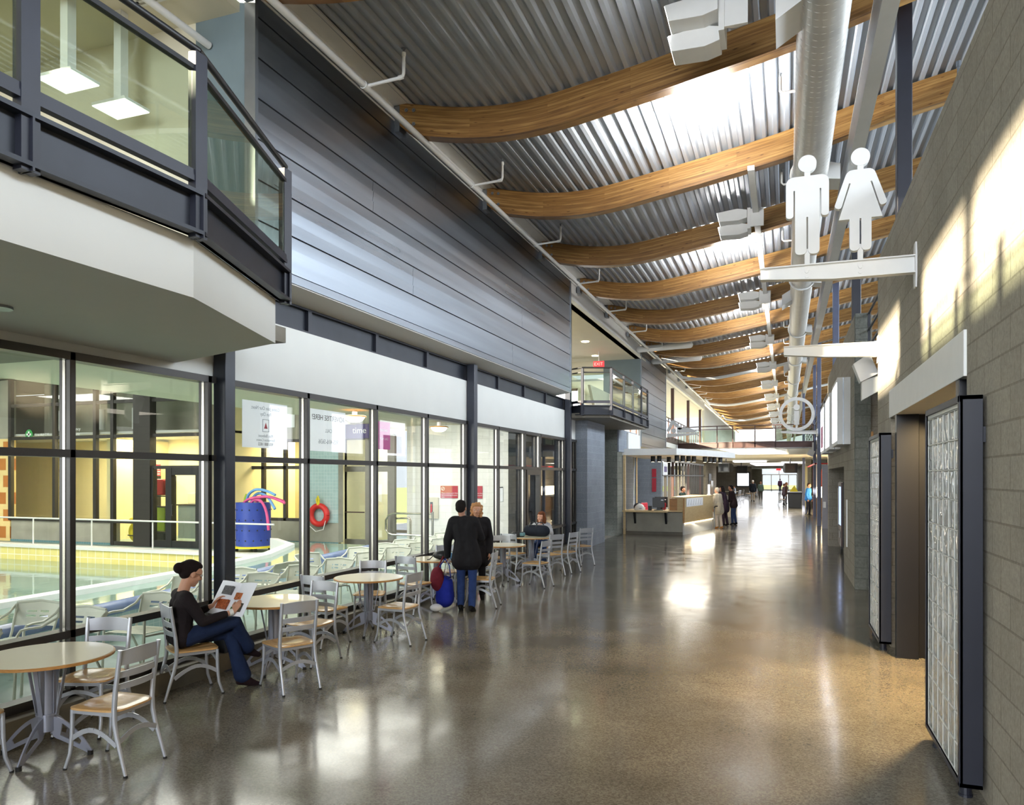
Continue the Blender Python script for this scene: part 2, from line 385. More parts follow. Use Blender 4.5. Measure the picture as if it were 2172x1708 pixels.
FACE_NY = (R(90), 0, 0)          # facing -y (towards the camera)
FACE_NX = (R(90), 0, R(-90))
WORLD = .8; CLER = 430; REAR = 1100; DECKFILL = 165; POOLA = 95; POOLW = 140; POOLH = 190; POOLR = 900; OFFI = 85; POOLE = 95; LOUN = 20; HEAD = 150; SUN = 19.; EXPO = 1.2
# ------------------------------------------------------------------ camera
F_PX = 1600.
YAW = math.atan((1667 - 1086) / F_PX)
cam = bpy.data.cameras.new('camera'); camo = bpy.data.objects.new('camera', cam); COL.objects.link(camo)
camo.location = (0, 0, 2.08); camo.rotation_euler = (R(90), 0, YAW)
cam.sensor_width = 36; cam.lens = 36 * F_PX / 2172; cam.shift_y = 157 / 2172; cam.clip_end = 400; cam.clip_start = .05
S.camera = camo

# ------------------------------------------------------------------ roof wave
WAVE = [(-6.2, 7.82), (-5.5, 7.60), (-5.0, 7.47), (-4.6, 7.375), (-4.15, 7.295), (-3.6, 7.25), (-3.0, 7.28), (-2.2, 7.40), (-1.3, 7.545), (0, 7.79), (1.4, 8.14), (2.5, 8.36), (4, 8.6), (6, 8.8), (8, 8.85)]
def wave(x):
    P = WAVE
    if x <= P[0][0]: return P[0][1]
    for i in range(len(P) - 1):
        if x <= P[i + 1][0]:
            def sl(j):
                a, b = P[max(j - 1, 0)], P[min(j + 1, len(P) - 1)]; return (b[1] - a[1]) / (b[0] - a[0])
            h = P[i + 1][0] - P[i][0]; t = (x - P[i][0]) / h; m0, m1 = sl(i) * h, sl(i + 1) * h
            return (2*t**3-3*t**2+1)*P[i][1] + (t**3-2*t**2+t)*m0 + (-2*t**3+3*t**2)*P[i+1][1] + (t**3-t**2)*m1
    return P[-1][1]
Y_END = 118.
def roof_deck():
    prof = []; per = .18; x = -5.95
    while x < 7.5:
        for dx, dz in ((0, 0), (.055, 0), (.078, .055), (.157, .055)):
            prof.append((x + dx, wave(x + dx) + .004 + dz))
        x += per
    n = len(prof); mb = MB()
    ys = (-6., Y_END)
    top = [(p[0], p[1] + .12) for p in prof]
    vs = [(p[0], y, p[1]) for y in ys for p in prof]
    fs = [(i, i + 1, n + i + 1, n + i) for i in range(n - 1)]
    mb.add(vs, fs)
    k = len(mb.v)
    mb.add([(prof[0][0], ys[0], 9.2), (prof[-1][0], ys[0], 9.2), (prof[-1][0], ys[1], 9.2), (prof[0][0], ys[1], 9.2)], [(0, 1, 2, 3)])
    return mb
struct('ceiling', roof_deck(), 'deck')

def beam_mesh():
    xs = [-5.32 + .2 * i for i in range(60)]
    xs = [x for x in xs if x < 6.5] + [6.5]
    n = len(xs); W = .1; top = [(x, wave(x)) for x in xs]; bot = []
    for i, x in enumerate(xs):
        sl = (wave(x + .05) - wave(x - .05)) / .1
        bot.append((x, wave(x) - .43 * math.sqrt(1 + sl * sl)))
    bot[0] = (-5.32, wave(-5.32) - .33)
    me = bpy.data.meshes.new('roof_beam'); vs = []; fs = []; uvs = []
    L = [0]
    for i in range(1, n): L.append(L[-1] + math.hypot(xs[i] - xs[i - 1], top[i][1] - top[i - 1][1]))
    for y in (-W, W):
        vs += [(p[0], y, p[1]) for p in top] + [(p[0], y, p[1]) for p in bot]
    def q(a, b, c, d, ua, ub, uc, ud): fs.append((a, b, c, d)); uvs.extend((ua, ub, uc, ud))
    for i in range(n - 1):
        t0, t1, b0, b1 = i, i + 1, n + i, n + i + 1; o = 2 * n
        q(t0, b0, b1, t1, (L[i], .43), (L[i], 0), (L[i+1], 0), (L[i+1], .43))
        q(o + t0, o + t1, o + b1, o + b0, (L[i], .43), (L[i+1], .43), (L[i+1], 0), (L[i], 0))
        q(b0, o + b0, o + b1, b1, (L[i], .6), (L[i], .634), (L[i+1], .634), (L[i+1], .6))
        q(t0, t1, o + t1, o + t0, (L[i], .7), (L[i+1], .7), (L[i+1], .734), (L[i], .734))
    q(0, 2 * n, 3 * n, n, (0, 1), (.2, 1), (.2, 1.03), (0, 1.03))
    q(n - 1, 2 * n - 1, 4 * n - 1, 3 * n - 1, (0, 1), (.2, 1), (.2, 1.03), (0, 1.03))
    me.from_pydata(vs, [], fs); l = me.uv_layers.new(name='UVMap')
    for i, u in enumerate(uvs): l.data[i].uv = u
    me.materials.append(M['glulam']); return me
beam_me = beam_mesh()
plate_me = MB().box(-5.40, -5.31, -.11, .11, 7.13, 7.50).build('tmp', 'bolt').data
bolt_me = MB().tube([(0, .012, 0), (0, -.012, 0)], .028, 8).tube([(0, -.01, 0), (0, -.03, 0)], .013, 6).build('tmp', 'bolt').data
for o in [o for o in COL.objects if o.name.startswith('tmp')]: bpy.data.objects.remove(o)
for k in range(-1, 31):
    y = 9.81 + 3.43 * k
    o = bpy.data.objects.new('roof_beam', beam_me); COL.objects.link(o); o.location = (0, y + .1, 0)
    i = k + 4
    tag(o, 'curved glulam roof beam, %s of the row counting away from the viewer' % ORD[k + 2], 'roof beam', 'curved glulam beams under the metal roof', 'structure')
    if k > 10: continue
    p = bpy.data.objects.new('end_plate', plate_me); COL.objects.link(p); p.parent = o
    for bx, bz in ((-5.2, 7.42), (-5.08, 7.40), (-5.2, 7.22), (-5.08, 7.20)):
        b = bpy.data.objects.new('bolt', bolt_me); COL.objects.link(b); b.parent = o; b.location = (bx, -.1, bz)

# white edge girder carrying the left beam ends
mb = MB().box(-5.62, -5.41, -6, Y_END, 7.31, 7.55).box(-5.62, -5.13, -6, Y_END, 7.52, 7.545).box(-5.62, -5.385, -6, Y_END, 7.29, 7.31).box(-5.62, -5.43, 19.46, 29.8, 6.74, 7.31).box(-5.62, -5.43, 36.5, 55, 6.8, 7.31)
struct('trim_1', mb, 'white')

# ------------------------------------------------------------------ floors
mb = MB().box(-5.64, 7.5, -9, 26.1, -.12, 0).box(-16, 12, 26.1, 119, -.12, 0)
struct('floor', mb, 'floor')
struct('baseboard_left', MB().box(-6.05, -5.62, -9, 21.4, -.1, .19), 'curb', bevel=.006)

# ------------------------------------------------------------------ left curtain wall
GX = -5.87                      # glass plane
MF = -5.75                      # mullion front
mulls = [6.515 + 1.715 * k - 6.86 * 2 for k in range(0, 20)]
def mullion(mb, y, z0, z1, w=.055):
    mb.box(MF - .13, MF, y - w / 2, y + w / 2, z0, z1)
bayY = [6.6 + 6.86 * k for k in range(-2, 3)]
bay_label = ['glazed bay behind the viewer', 'glazed bay nearest the viewer, with the round table in front', 'glazed bay between the two near columns, with paper posters', 'glazed bay beyond the second column, with the door', 'x']
ZS, ZH = .19, 3.15
def bay(name, y0, y1, ys, label):
    t = thing(name, label, 'window', kind='structure')
    for y in ys: 
        m = MB(); mullion(m, y, ZS, ZH); m.build('mullion', 'mull', t, bevel=.004)
        MB().box(MF - .085, MF - .055, y - .033, y - .0275, ZS + .07, ZH - .07).build('mullion_cover', 'mullside', t)
    MB().box(MF - .14, MF, y0, y1, ZH - .07, ZH).build('head_rail', 'mull', t)
    MB().box(MF - .14, MF, y0, y1, 2.245, 2.31).build('transom', 'mull', t)
    MB().box(MF - .14, MF, y0, y1, .70, .765).build('transom', 'mull', t)
    MB().box(MF - .14, MF, y0, y1, ZS, ZS + .075).build('sill_rail', 'mull', t)
    MB().box(GX - .005, GX + .005, y0, y1, ZS, ZH).build('pane', 'glass', t)
bay('window_1', -7.1, -.33, [-5.4, -3.69, -1.975], 'glazed bay of the pool front behind the viewer')
bay('window_2', -.26, 6.53, [1.37, 3.085, 4.80, 6.44], 'glazed bay of the pool front nearest the viewer')
bay('window_3', 6.66, 13.39, [8.2, 9.93, 11.64, 13.31], 'glazed bay of the pool front with white paper notices on it')
bay('window_4', 13.52, 20.25, [15.05, 16.78, 17.95, 20.15], 'glazed bay of the pool front with the pool door in it')
bay('window_5', 20.4, 21.4, [21.3], 'narrow glazed bay between last column and block pier')
# door leaf inside the fourth bay
t = thing('door_1', 'dark framed glass door to the pool beside the far round table', 'door', kind='structure')
mb = MB().box(MF - .1, MF + .01, 16.85, 16.95, .03, 2.24).box(MF - .1, MF + .01, 17.82, 17.92, .03, 2.24).box(MF - .1, MF + .01, 16.95, 17.82, 2.12, 2.24).box(MF - .1, MF + .01, 16.95, 17.82, .03, .25)
mb.build('frame', 'mull', t)
MB().tube([(MF + .02, 17.0, .95), (MF + .09, 17.0, .95), (MF + .09, 17.0, 1.25), (MF + .02, 17.0, 1.25)], .014).build('handle', 'black', t)
# columns in front of the glass
def column(x0, x1, y0, y1, z1, mat, label, z0=0.):
    o = MB().box(x0, x1, y0, y1, z0, z1).build('steel_column', mat, bevel=.01)
    MB().box(x0 - .04, x1 + .03, y0 - .03, y1 + .03, z0, z0 + .012).build('base_plate', mat, o)
    return tag(o, label, 'column', 'steel columns along the pool glazing' if x0 < 0 else 'steel columns of the upper gallery', 'structure')
for k, l in ((-1, 'steel column behind the viewer by the pool glazing'), (0, 'navy steel column beside the reading woman'), (1, 'navy steel column beside the couple in dark coats')):
    column(-5.79, -5.63, 6.53 + 6.86 * k, 6.69 + 6.86 * k, 4.24, 'colsteel', l)
column(-5.79, -5.63, 20.25, 20.41, 6.75, 'colsteel', 'tall navy steel column at the end of the metal siding')
for k, l in ((3, 'navy column above the left of the desk'), (4, 'dark column left of the far footbridge'), (5, 'second dark column left of the far footbridge'), (6, 'thick dark column touching the end of the footbridge')):
    if k == 3: continue
    column(-5.79, -5.63, 20.25 + 6.86 * (k - 1), 20.41 + 6.86 * (k - 1), 6.8, 'darkbrown', l)
# white spandrel, steel channel with stiffeners and soffit under the siding
struct('wall_left', MB().box(-6.0, -5.80, -9, 21.4, 3.15, 3.93), 'gyp')
t = thing('trim_2', 'long dark steel channel with stiffeners above the white band', 'steel channel', kind='structure')
MB().box(-5.92, -5.86, -9, 21.4, 3.93, 4.26).build('web', 'channel', t)
MB().box(-5.92, -5.81, -9, 21.4, 4.225, 4.25).box(-5.92, -5.81, -9, 21.4, 3.935, 3.955).build('flange', 'steel', t)
y = -5.4
while y < 21:
    MB().box(-5.87, -5.812, y - .04, y + .04, 3.95, 4.23).build('stiffener', 'steel', t); y += 1.715
struct('trim_3', MB().prism([(-5.40, 4.315), (-5.40, 4.34), (-6.0, 4.28), (-6.0, 4.25), (-5.82, 4.25)], 'y', 6.72, 19.45), 'gyp')
# metal siding
SX = -5.40
def siding(y0, y1, z0, z1, seams, label, name):
    t = thing(name, label, 'metal siding', kind='structure')
    z = z0 + .10; k = 0
    mb = MB().box(SX - .12, SX - .03, y0, y1, z0, z1)
    mb.build('groove_backing', 'mull', t)
    MB().box(SX - .03, SX + .012, y0, y1, z0, z0 + .085).box(SX - .03, SX + .02, y0, y1, z0 - .012, z0 + .01).build('bottom_flashing', 'zinc', t)
    while z < z1 - .05:
        zt = min(z + .420, z1); cuts = [y0] + [s for s in seams[k % len(seams)] if y0 < s < y1] + [y1]
        m = MB()
        for a, b in zip(cuts[:-1], cuts[1:]):
            # each sheet: a face with two fine creases
            m.prism([(SX, z), (SX + .010, z + .138), (SX - .004, z + .143), (SX + .010, z + .278), (SX - .004, z + .283), (SX + .004, zt), (SX - .06, zt), (SX - .06, z)], 'y', a + .004, b - .004)
        m.build('panel', 'zinc', t)
        z += .442; k += 1
    MB().box(SX - .12, SX + .02, y0 - .04, y0 + .01, z0, z1).build('end_trim', 'bolt', t)
    MB().box(SX - .12, SX + .02, y1 - .01, y1 + .05, z0, z1).build('end_trim', 'bolt', t)
    return t
siding(6.74, 19.4, 4.34, 7.29, ([14.9], [10.4], [15.5], [9.2], [15.5], [11.2], [15.5]), 'broad grey metal siding above the pool glazing', 'wall_siding_near')
siding(29.9, 36.4, 3.3, 7.1, ([], [33], []), 'grey metal siding above the information desk', 'wall_siding_far')
# ------------------------------------------------------------------ balconies
def steel_balcony(name, label, pts, zb, zt, soffit_z, nosoff=False):
    """pts: plan of the outer edge; posts at each point"""
    t = thing(name, label, 'balcony', kind='structure')
    zc = zb + .27
    for (a, b) in zip(pts[:-1], pts[1:]):
        A, B = Vector((*a, 0)), Vector((*b, 0)); d = (B - A).normalized()
        nrm = Vector((d.y, -d.x, 0))
        off = lambda P, z, k=0: (P + nrm * k + Vector((0, 0, z)))
        ch = MB().bar(off(A, (zb + zc) / 2, -.03), off(B, (zb + zc) / 2, -.03), .03, zc - zb).bar(off(A, zc - .012), off(B, zc - .012), .1, .024).bar(off(A, zb + .012), off(B, zb + .012), .1, .024)
        ch.build('channel', 'channel', t)
        MB().bar(off(A, zc + .075, .0), off(B, zc + .075, .0), .05, .035).bar(off(A, zc + .105, .015), off(B, zc + .105, .015), .012, .05).build('bottom_rail', 'steel', t)
        MB().bar(off(A, zt - .15), off(B, zt - .15), .04, .03).build('glass_cap', 'black', t)
        MB().tube([off(A, zt - .02), off(B, zt - .02)], .024, 10).build('handrail', 'black', t, smooth=True)
        MB().bar(off(A + d * .06, (zc + .10 + zt - .16) / 2), off(B - d * .06, (zc + .10 + zt - .16) / 2), .012, zt - zc - .26).build('glass_panel', 'glassgreen', t)
    for i, p in enumerate(pts):
        MB().box(p[0] - .03, p[0] + .03, p[1] - .05, p[1] + .05, zb - .02, zt - .045).box(p[0] - .05, p[0] + .05, p[1] - .006, p[1] + .006, zb - .02, zc).build('post', 'steel', t)
    return t
B1 = [(-3.5, -1.2), (-3.5, .2), (-3.5, 1.45), (-3.52, 2.68), (-3.49, 3.80), (-4.09, 5.49)]
t = steel_balcony('near_balcony', 'steel and glass balcony jutting over the near tables', B1, 3.60, 4.79, 3.23)
# plaster body of the balcony with its floor
body = [(-3.58, -9), (-3.58, 3.86), (-4.14, 5.42), (-5.79, 6.0), (-5.79, -9)]
struct('near_balcony_base', MB().prism(body, 'z', 3.23, 3.61), 'gyp')
B2 = [(-5.75, 20.6), (-5.30, 20.32), (-4.55, 20.6), (-4.55, 22.3), (-4.55, 23.7), (-4.55, 25.2), (-4.55, 26.4)]
steel_balcony('far_balcony', 'small glass balcony above the block piers', B2, 3.79, 5.12, 3.7)
struct('far_balcony_base', MB().prism([(-5.3, 20.4), (-4.6, 20.66), (-4.6, 26.4), (-7.5, 26.4), (-7.5, 20.5)], 'z', 3.72, 3.85), 'curb')
# ------------------------------------------------------------------ upper left lounge behind the near balcony
struct('wall_lounge_end', MB().box(-6.2, -5.5, 6.72, 6.84, 3.6, 7.6), 'greywall')
struct('floor_lounge', MB().box(-10.2, -5.0, -9, 6.72, 3.5, 3.66), 'curb')
mb = MB()
LW = [(-5.7, -3.15), (-2.95, -1.15), (.35, 2.9)]
zz0, zz1 = 6.32, 7.06; yy = -9
for a, b in LW:
    mb.box(-10.3, -10.1, yy, a, 3.6, 7.6); mb.box(-10.3, -10.1, a, b, 3.6, zz0); mb.box(-10.3, -10.1, a, b, zz1, 7.6); yy = b
mb.box(-10.3, -10.1, yy, 6.84, 3.6, 7.6).box(-10.1, -6.2, 6.72, 6.84, 3.6, 7.6)
struct('wall_lounge', mb, 'gypwarm')
struct('ceiling_lounge', MB().box(-10.3, -5.6, -9, 6.9, 7.15, 7.25), 'gypwarm')
# upper left room behind the far balcony
struct('wall_lounge_far', MB().box(-12, -11.9, 19, 30, 3.6, 7.4).box(-12, -5.45, 29.85, 29.9, 6.2, 7.1).box(-11.9, -6.6, 29.9, 30, 3.6, 4.2).box(-11.9, -8.6, 28.9, 29, 3.6, 6.8), 'gypwarm')
struct('ceiling_lounge_far', MB().box(-12, -5.4, 19.4, 31, 6.74, 6.84), 'gypwarm')
struct('wall_return_far', MB().box(-6.9, -5.42, 29.78, 29.9, 5.4, 6.8), 'greywall')
struct('wall_lounge_far_side', MB().prism([(29.8, 4.3), (29.8, 5.4), (26.6, 5.4), (27.4, 4.6)], 'x', -6.75, -6.65), 'gypwarm')
# ------------------------------------------------------------------ block piers past the glazing
struct('wall_pier_near', MB().box(-6.4, -5.44, 21.4, 23.66, 0, 3.75), 'blockgrey')
struct('wall_pier_far', MB().box(-6.7, -5.55, 26.1, 26.9, 0, 3.75), 'blocksplit')
struct('wall_pier_face', MB().box(-5.56, -5.50, 26.1, 29.5, 2.95, 3.75), 'blockgrey')
struct('wall_desk_back', MB().box(-6.8, -5.74, 30.0, 30.25, 0, 3.2).box(-6.9, -5.62, 36.4, 36.7, 0, 3.3).box(-7.2, -7.0, 26.9, 36.7, 0, 3.5), 'blockgrey')
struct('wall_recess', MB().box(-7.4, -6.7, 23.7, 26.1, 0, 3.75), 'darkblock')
struct('trim_4', MB().box(-5.52, -5.44, 26.96, 27.04, 0, 2.86).box(-5.62, -5.58, 30.0, 30.06, 0, 2.9), 'maple')
struct('trim_5', MB().box(-5.50, -5.44, 27.5, 29.9, 2.9, 3.7).box(-5.5, -5.42, 29.82, 29.9, 2.9, 4.3), 'white')
# ------------------------------------------------------------------ right block walls
W1 = MB().box(1.2, 1.5, -9, 6.1, 0, 5.08).box(1.2, 1.5, 6.1, 10.2, 3.12, 5.08).box(1.2, 1.5, 10.2, 11.58, 0, 5.08)
struct('wall_right', W1, 'block')
struct('trim_6', MB().box(1.18, 1.52, 6.1, 10.2, 2.79, 3.12), 'white', bevel=.004)
struct('wall_right_far', MB().box(1.2, 1.5, 15.4, 18.1, 0, 5.08).box(1.2, 1.5, 18.1, 24.3, 2.3, 5.08).box(1.2, 1.5, 24.3, 24.9, 0, 5.08), 'block')
struct('wall_right_pier', MB().box(1.199, 1.46, 15.2, 15.4, 0, 5.08), 'blocksplit')
struct('wall_niche', MB().box(2.3, 2.4, 18, 24.5, 0, 2.5).box(1.5, 2.4, 24.3, 24.5, 0, 2.4).box(1.5, 2.4, 17.9, 18.1, 0, 2.4).box(1.5, 2.4, 18, 24.4, 2.3, 2.4), 'block')
struct('trim_7', MB().box(1.46, 1.5, 15.18, 15.3, 0, 2.9), 'oak')
# restroom lobby seen through the opening
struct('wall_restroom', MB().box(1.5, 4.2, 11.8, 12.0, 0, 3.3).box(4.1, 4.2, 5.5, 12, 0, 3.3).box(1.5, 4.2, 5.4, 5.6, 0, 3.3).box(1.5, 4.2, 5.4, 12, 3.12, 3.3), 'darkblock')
struct('baseboard_restroom', MB().box(1.5, 4.1, 11.78, 11.8, 0, .13), 'tilebrown')
t = thing('door_2', 'dark steel jambs of the restroom opening', 'door frame', kind='structure')
MB().box(1.19, 1.42, 9.62, 9.74, 0, 2.8).box(1.42, 1.56, 9.7, 9.78, 0, 2.8).build('jamb', 'jamb', t, bevel=.004)
MB().box(1.19, 1.42, 6.3, 6.42, 0, 2.8).build('jamb', 'jamb', t, bevel=.004)
# upper gallery on the right
struct('floor_gallery', MB().box(1.5, 7.5, -9, 119, 3.75, 3.98), 'curb')
struct('wall_gallery', MB().box(7.4, 7.6, -9, 119, 3.9, 6.2).box(7.4, 7.6, -9, 119, 8.5, 9.1), 'gyp')
t = thing('window_6', 'clerestory glazing of the upper gallery', 'window', kind='structure')
mb = MB()
for k in range(32): mb.box(7.45, 7.55, -9 + 4 * k - .03, -9 + 4 * k + .03, 6.2, 8.5)
mb.build('mullion', 'mull', t)
struct('wall_side_passage', MB().box(4.9, 5, 11.5, 15.4, 0, 3.75).box(1.5, 5, 15.4, 15.5, 0, 3.75), 'block')
for i, (x, y, z1, m, l) in enumerate([(1.36, 10.3, 7.9, 'steel', 'dark navy gallery column rising behind the near block wall'), (1.36, 17.0, 7.9, 'steel', 'dark gallery column rising behind the far block wall'), (1.36, 23.8, 7.9, 'bluecol', 'blue gallery column beside the white sign boxes')]):
    column(x - .08, x + .09, y, y + .16, z1, m, l, z0=3.98)
column(1.24, 1.40, 34.4, 34.56, 8.1, 'bluecol', 'tall blue column standing on the floor carrying the info sign')
column(1.3, 1.45, 41.4, 41.55, 8.1, 'bluecol', 'blue column past the footbridge end')
column(.93, 1.08, 48.6, 48.75, 8.1, 'bluecol', 'last blue column behind the info ring')
t = thing('gallery_railing', 'dark pipe railing of the upper gallery beyond the near block wall', 'railing', kind='structure')
for z in (5.05, 4.75, 4.45): MB().tube([(1.42, 11.6, z), (1.42, 15.3, z)], .022).build('rail', 'steel', t, smooth=True)
for y in (11.9, 13.5, 15.1): MB().box(1.4, 1.44, y - .02, y + .02, 3.98, 5.06).build('post', 'steel', t)
t = thing('gallery_railing', 'dark pipe railing of the upper gallery past the white sign boxes', 'railing', kind='structure')
for z in (5.0, 4.7, 4.4): MB().tube([(1.38, 24.95, z), (1.38, 60, z)], .022).build('rail', 'steel', t, smooth=True)
for k in range(12): MB().box(1.36, 1.4, 25.2 + 3 * k - .02, 25.2 + 3 * k + .02, 3.98, 5.02).build('post', 'steel', t)
# steel box girder and duct along the right
t = thing('trim_8', 'long grey painted steel girder running under the beams', 'girder', kind='structure')
MB().box(.95, 1.13, -6, Y_END, 7.08, 7.58).build('web', 'white', t)
t = thing('duct', 'round silver spiral air duct running the length of the hall', 'air duct')
mb = MB(); c = (.377, 7.03); n = 40
mb.tube([(c[0], -6, c[1]), (c[0], 110, c[1])], .268, n); mb.build('pipe', 'duct', t, smooth=True)
pts = []; y = -2.; a = 0.
while y < 60:
    pts.append((c[0] + .2685 * math.cos(a), y, c[1] + .2685 * math.sin(a))); a += 2 * PI / 20; y += (.13 if y < 28 else .4) / 20
sm_ = MB().tube(pts, .003, 4)
sm_.build('seam', 'duct', t)
for y in (8.4, 22.1, 36, 50):
    mb = MB().prism([(-.10, 6.72), (.2, 6.9), (.2, 7.2), (-.10, 7.02)], 'y', y - .28, y + .28); mb.build('air_grille', 'white', t)
for y in (13.4, 20.3, 27.1, 34):
    MB().prism([(.5, 7.2), (.82, 7.1), (.82, 6.85), (.5, 6.9)], 'y', y - .25, y + .25).build('air_grille', 'white', t)
for k in range(14):
    MB().tube([(.377 + .3 * math.cos(a), 6.4 + 6.86 * k, 7.03 + .3 * math.sin(a)) for a in [2 * PI * i / 20 for i in range(21)]], .025, 6).build('joint_band', 'white', t, smooth=True)
# ------------------------------------------------------------------ footbridge and the far hall
t = thing('footbridge', 'dark steel footbridge with glass railing crossing the hall', 'footbridge', kind='structure')
bp = [(-5.5, 41.6), (-4.3, 41.1), (-2.6, 40.8), (-.5, 40.8), (1.3, 41.0)]
for a, b in zip(bp[:-1], bp[1:]):
    f = lambda p, z: (p[0], p[1], z)
    MB().bar(f(a, 3.72), f(b, 3.72), .06, .30).bar(f(a, 3.86), f(b, 3.86), .14, .03).bar(f(a, 3.58), f(b, 3.58), .14, .03).build('channel', 'darkbrown', t)
    MB().tube([f(a, 4.72), f(b, 4.72)], .025).build('handrail', 'darkbrown', t)
    MB().tube([f(a, 4.55), f(b, 4.55)], .02).build('handrail', 'darkbrown', t)
    MB().bar(f(a, 4.2), f(b, 4.2), .012, .62).build('glass_panel', 'glassgreen', t)
    MB().bar((a[0], a[1] + .06, 3.39), (b[0], b[1] + .06, 3.39), .04, .34).build('fascia', 'gyp', t)
for p in bp + [(-3.4, 40.95), (-1.5, 40.8)]: MB().box(p[0] - .025, p[0] + .025, p[1] - .03, p[1] + .03, 3.55, 4.72).build('post', 'darkbrown', t)
struct('ceiling_far', MB().box(-16, 7.4, 41.7, 119, 3.21, 3.5).box(-5.4, 1.2, 40.9, 41.7, 3.21, 3.5), 'gypwarm')
# upper left landing before the bridge
struct('wall_upper_far', MB().box(-11, -10.9, 31, 62, 3.5, 4.2).box(-11, -10.9, 31, 62, 6.3, 7.5).box(-5.66, -5.5, 55.5, 119, 3.5, 7.2), 'gyp')
struct('ceiling_upper_far', MB().box(-11, -5.6, 36.4, 62, 6.8, 6.9), 'gyp')
struct('floor_landing', MB().box(-11, -5.55, 36.5, 41.7, 3.55, 3.95), 'gyp')
t = thing('window_7', 'brown framed upper window left of the footbridge', 'window', kind='structure')
mb = MB()
for k in range(12): mb.box(-10.97, -10.87, 32 + 2.4 * k - .07, 32 + 2.4 * k + .07, 4.2, 6.3)
mb.box(-10.97, -10.87, 31, 62, 5.0, 5.1).build('frame', 'darkbrown', t)
MB().box(-10.93, -10.92, 31, 62, 4.2, 6.3).build('pane', 'glassnew', t)
t = thing('landing_railing', 'brown railing of the landing above the information desk', 'railing', kind='structure')
for z in (5.0, 4.82): MB().tube([(-5.5, 36.5, z), (-5.5, 53, z)], .025).build('rail', 'darkbrown', t)
for k in range(14): MB().box(-5.52, -5.48, 36.8 + 1.2 * k - .02, 36.8 + 1.2 * k + .02, 3.95, 5.0).build('post', 'darkbrown', t)
MB().box(-5.56, -5.5, 36.5, 54, 3.8, 4.1).build('channel', 'darkbrown', t)
# far left glazing, walls, end doors
t = thing('window_8', 'row of tall dark framed windows behind the information desk', 'window', kind='structure')
y = 36.8
while y < 57:
    MB().box(-5.75, -5.62, y - .05, y + .05, 0, 2.85).build('mullion', 'mull', t); y += 1.37
MB().box(-5.75, -5.62, 36.7, 57, 2.85, 2.95).box(-5.75, -5.62, 36.7, 57, 2.1, 2.17).build('transom', 'mull', t)
MB().box(-5.70, -5.69, 36.7, 57, 0, 2.85).build('pane', 'glassnew', t)
struct('wall_far_left', MB().box(-5.9, -5.6, 36.7, 57, 2.95, 3.21).box(-6.2, -5.55, 57, 66, 0, 3.21).box(-8, -7.7, 66, 119, 0, 3.21).box(-8, -3.6, 88, 88.4, 0, 3.21), 'block')
mb = MB().box(-16, -3.35, 118.6, 119, 0, 3.3).box(1.55, 8, 118.6, 119, 0, 3.3)
struct('wall_end', mb, 'block')
t = thing('door_3', 'row of glazed exit doors at the far end of the hall', 'doors', kind='structure')
for x in (-3.35, -2.1, -.9, .3, 1.45): MB().box(x, x + .12, 118.7, 118.85, 0, 2.3).build('stile', 'mullside', t)
MB().box(-3.35, 1.55, 118.7, 118.85, 2.3, 2.42).box(-3.35, 1.55, 118.7, 118.85, 0, .18).box(-1.0, -.92, 118.7, 118.85, 2.4, 3.3).build('rail', 'mullside', t)
MB().box(-3.35, 1.55, 118.76, 118.78, 0, 3.3).build('pane', 'glassnew', t)
struct('wall_far_right', MB().box(1.5, 1.8, 56, 119, 0, 3.21).box(1.25, 1.6, 53.8, 56, 0, 3.21).box(2.6, 2.8, 33, 56, 0, 3.21), 'block')
struct('wall_corrugated', MB().box(1.36, 2.6, 32.6, 32.7, 0, 2.55).box(1.42, 1.6, 44.6, 44.7, 0, 2.8), 'corrugated')
struct('wall_orange', MB().box(1.5, 2.6, 48, 48.1, 0, 2.5), 'orange')
struct('trim_9', MB().box(1.13, 1.3, 51.9, 52.1, 0, 2.75), 'cream')
struct('trim_10', MB().box(1.2, 2.6, 36, 36.3, 2.62, 2.68).box(1.2, 1.26, 36, 48, 2.62, 2.68), 'redvinyl')
struct('wall_back', MB().box(-5.6, 8, -9.3, -9, 0, 9.2).box(-30, -5.6, -9.3, -9, 0, 5.35), 'gyp')
struct('ground_outside', MB().box(-90, -30.5, -60, 220, -.8, -.7).box(-30, 90, 119.2, 260, -.8, -.7).box(-30.5, -16.2, 36, 119, -.5, -.4), plain('outdoor_grass', '#8A9A62', .9))
# ------------------------------------------------------------------ the pool hall behind the glass
struct('floor_pool_deck', MB().box(-8.0, -6.05, -9, 20.6, -.12, 0).box(-30, -6.05, 16.6, 24, -.12, .0).box(-9.9, -8.0, 15.2, 16.8, -.12, 0), 'deckpool')
# raised channel with blue bullnose, green tiles and water
edge = [(-7.7, -9), (-7.68, 3.5), (-7.76, 5.6), (-7.92, 7.0), (-8.12, 8.6), (-8.36, 10), (-8.6, 12), (-8.85, 13.8), (-9.02, 15.3)]
mb = MB(); nb = MB()
for a, b in zip(edge[:-1], edge[1:]):
    mb.add([(a[0], a[1], 0), (b[0], b[1], 0), (b[0], b[1], .42), (a[0], a[1], .42), (a[0] - .2, a[1], 0), (b[0] - .2, b[1], 0), (b[0] - .2, b[1], .42), (a[0] - .2, a[1], .42)],
           [(0, 1, 2, 3), (7, 6, 5, 4), (3, 2, 6, 7), (0, 4, 5, 1), (0, 3, 7, 4), (1, 5, 6, 2)])
struct('wall_pool_edge', mb, 'tilegreen')
nb.tube([(p[0] - .08, p[1], .40) for p in edge], .10, 12)
tag(struct('trim_pool_edge', nb, 'bluetile', smooth=True), 'blue tiled bullnose along the raised pool edge', 'pool edge')
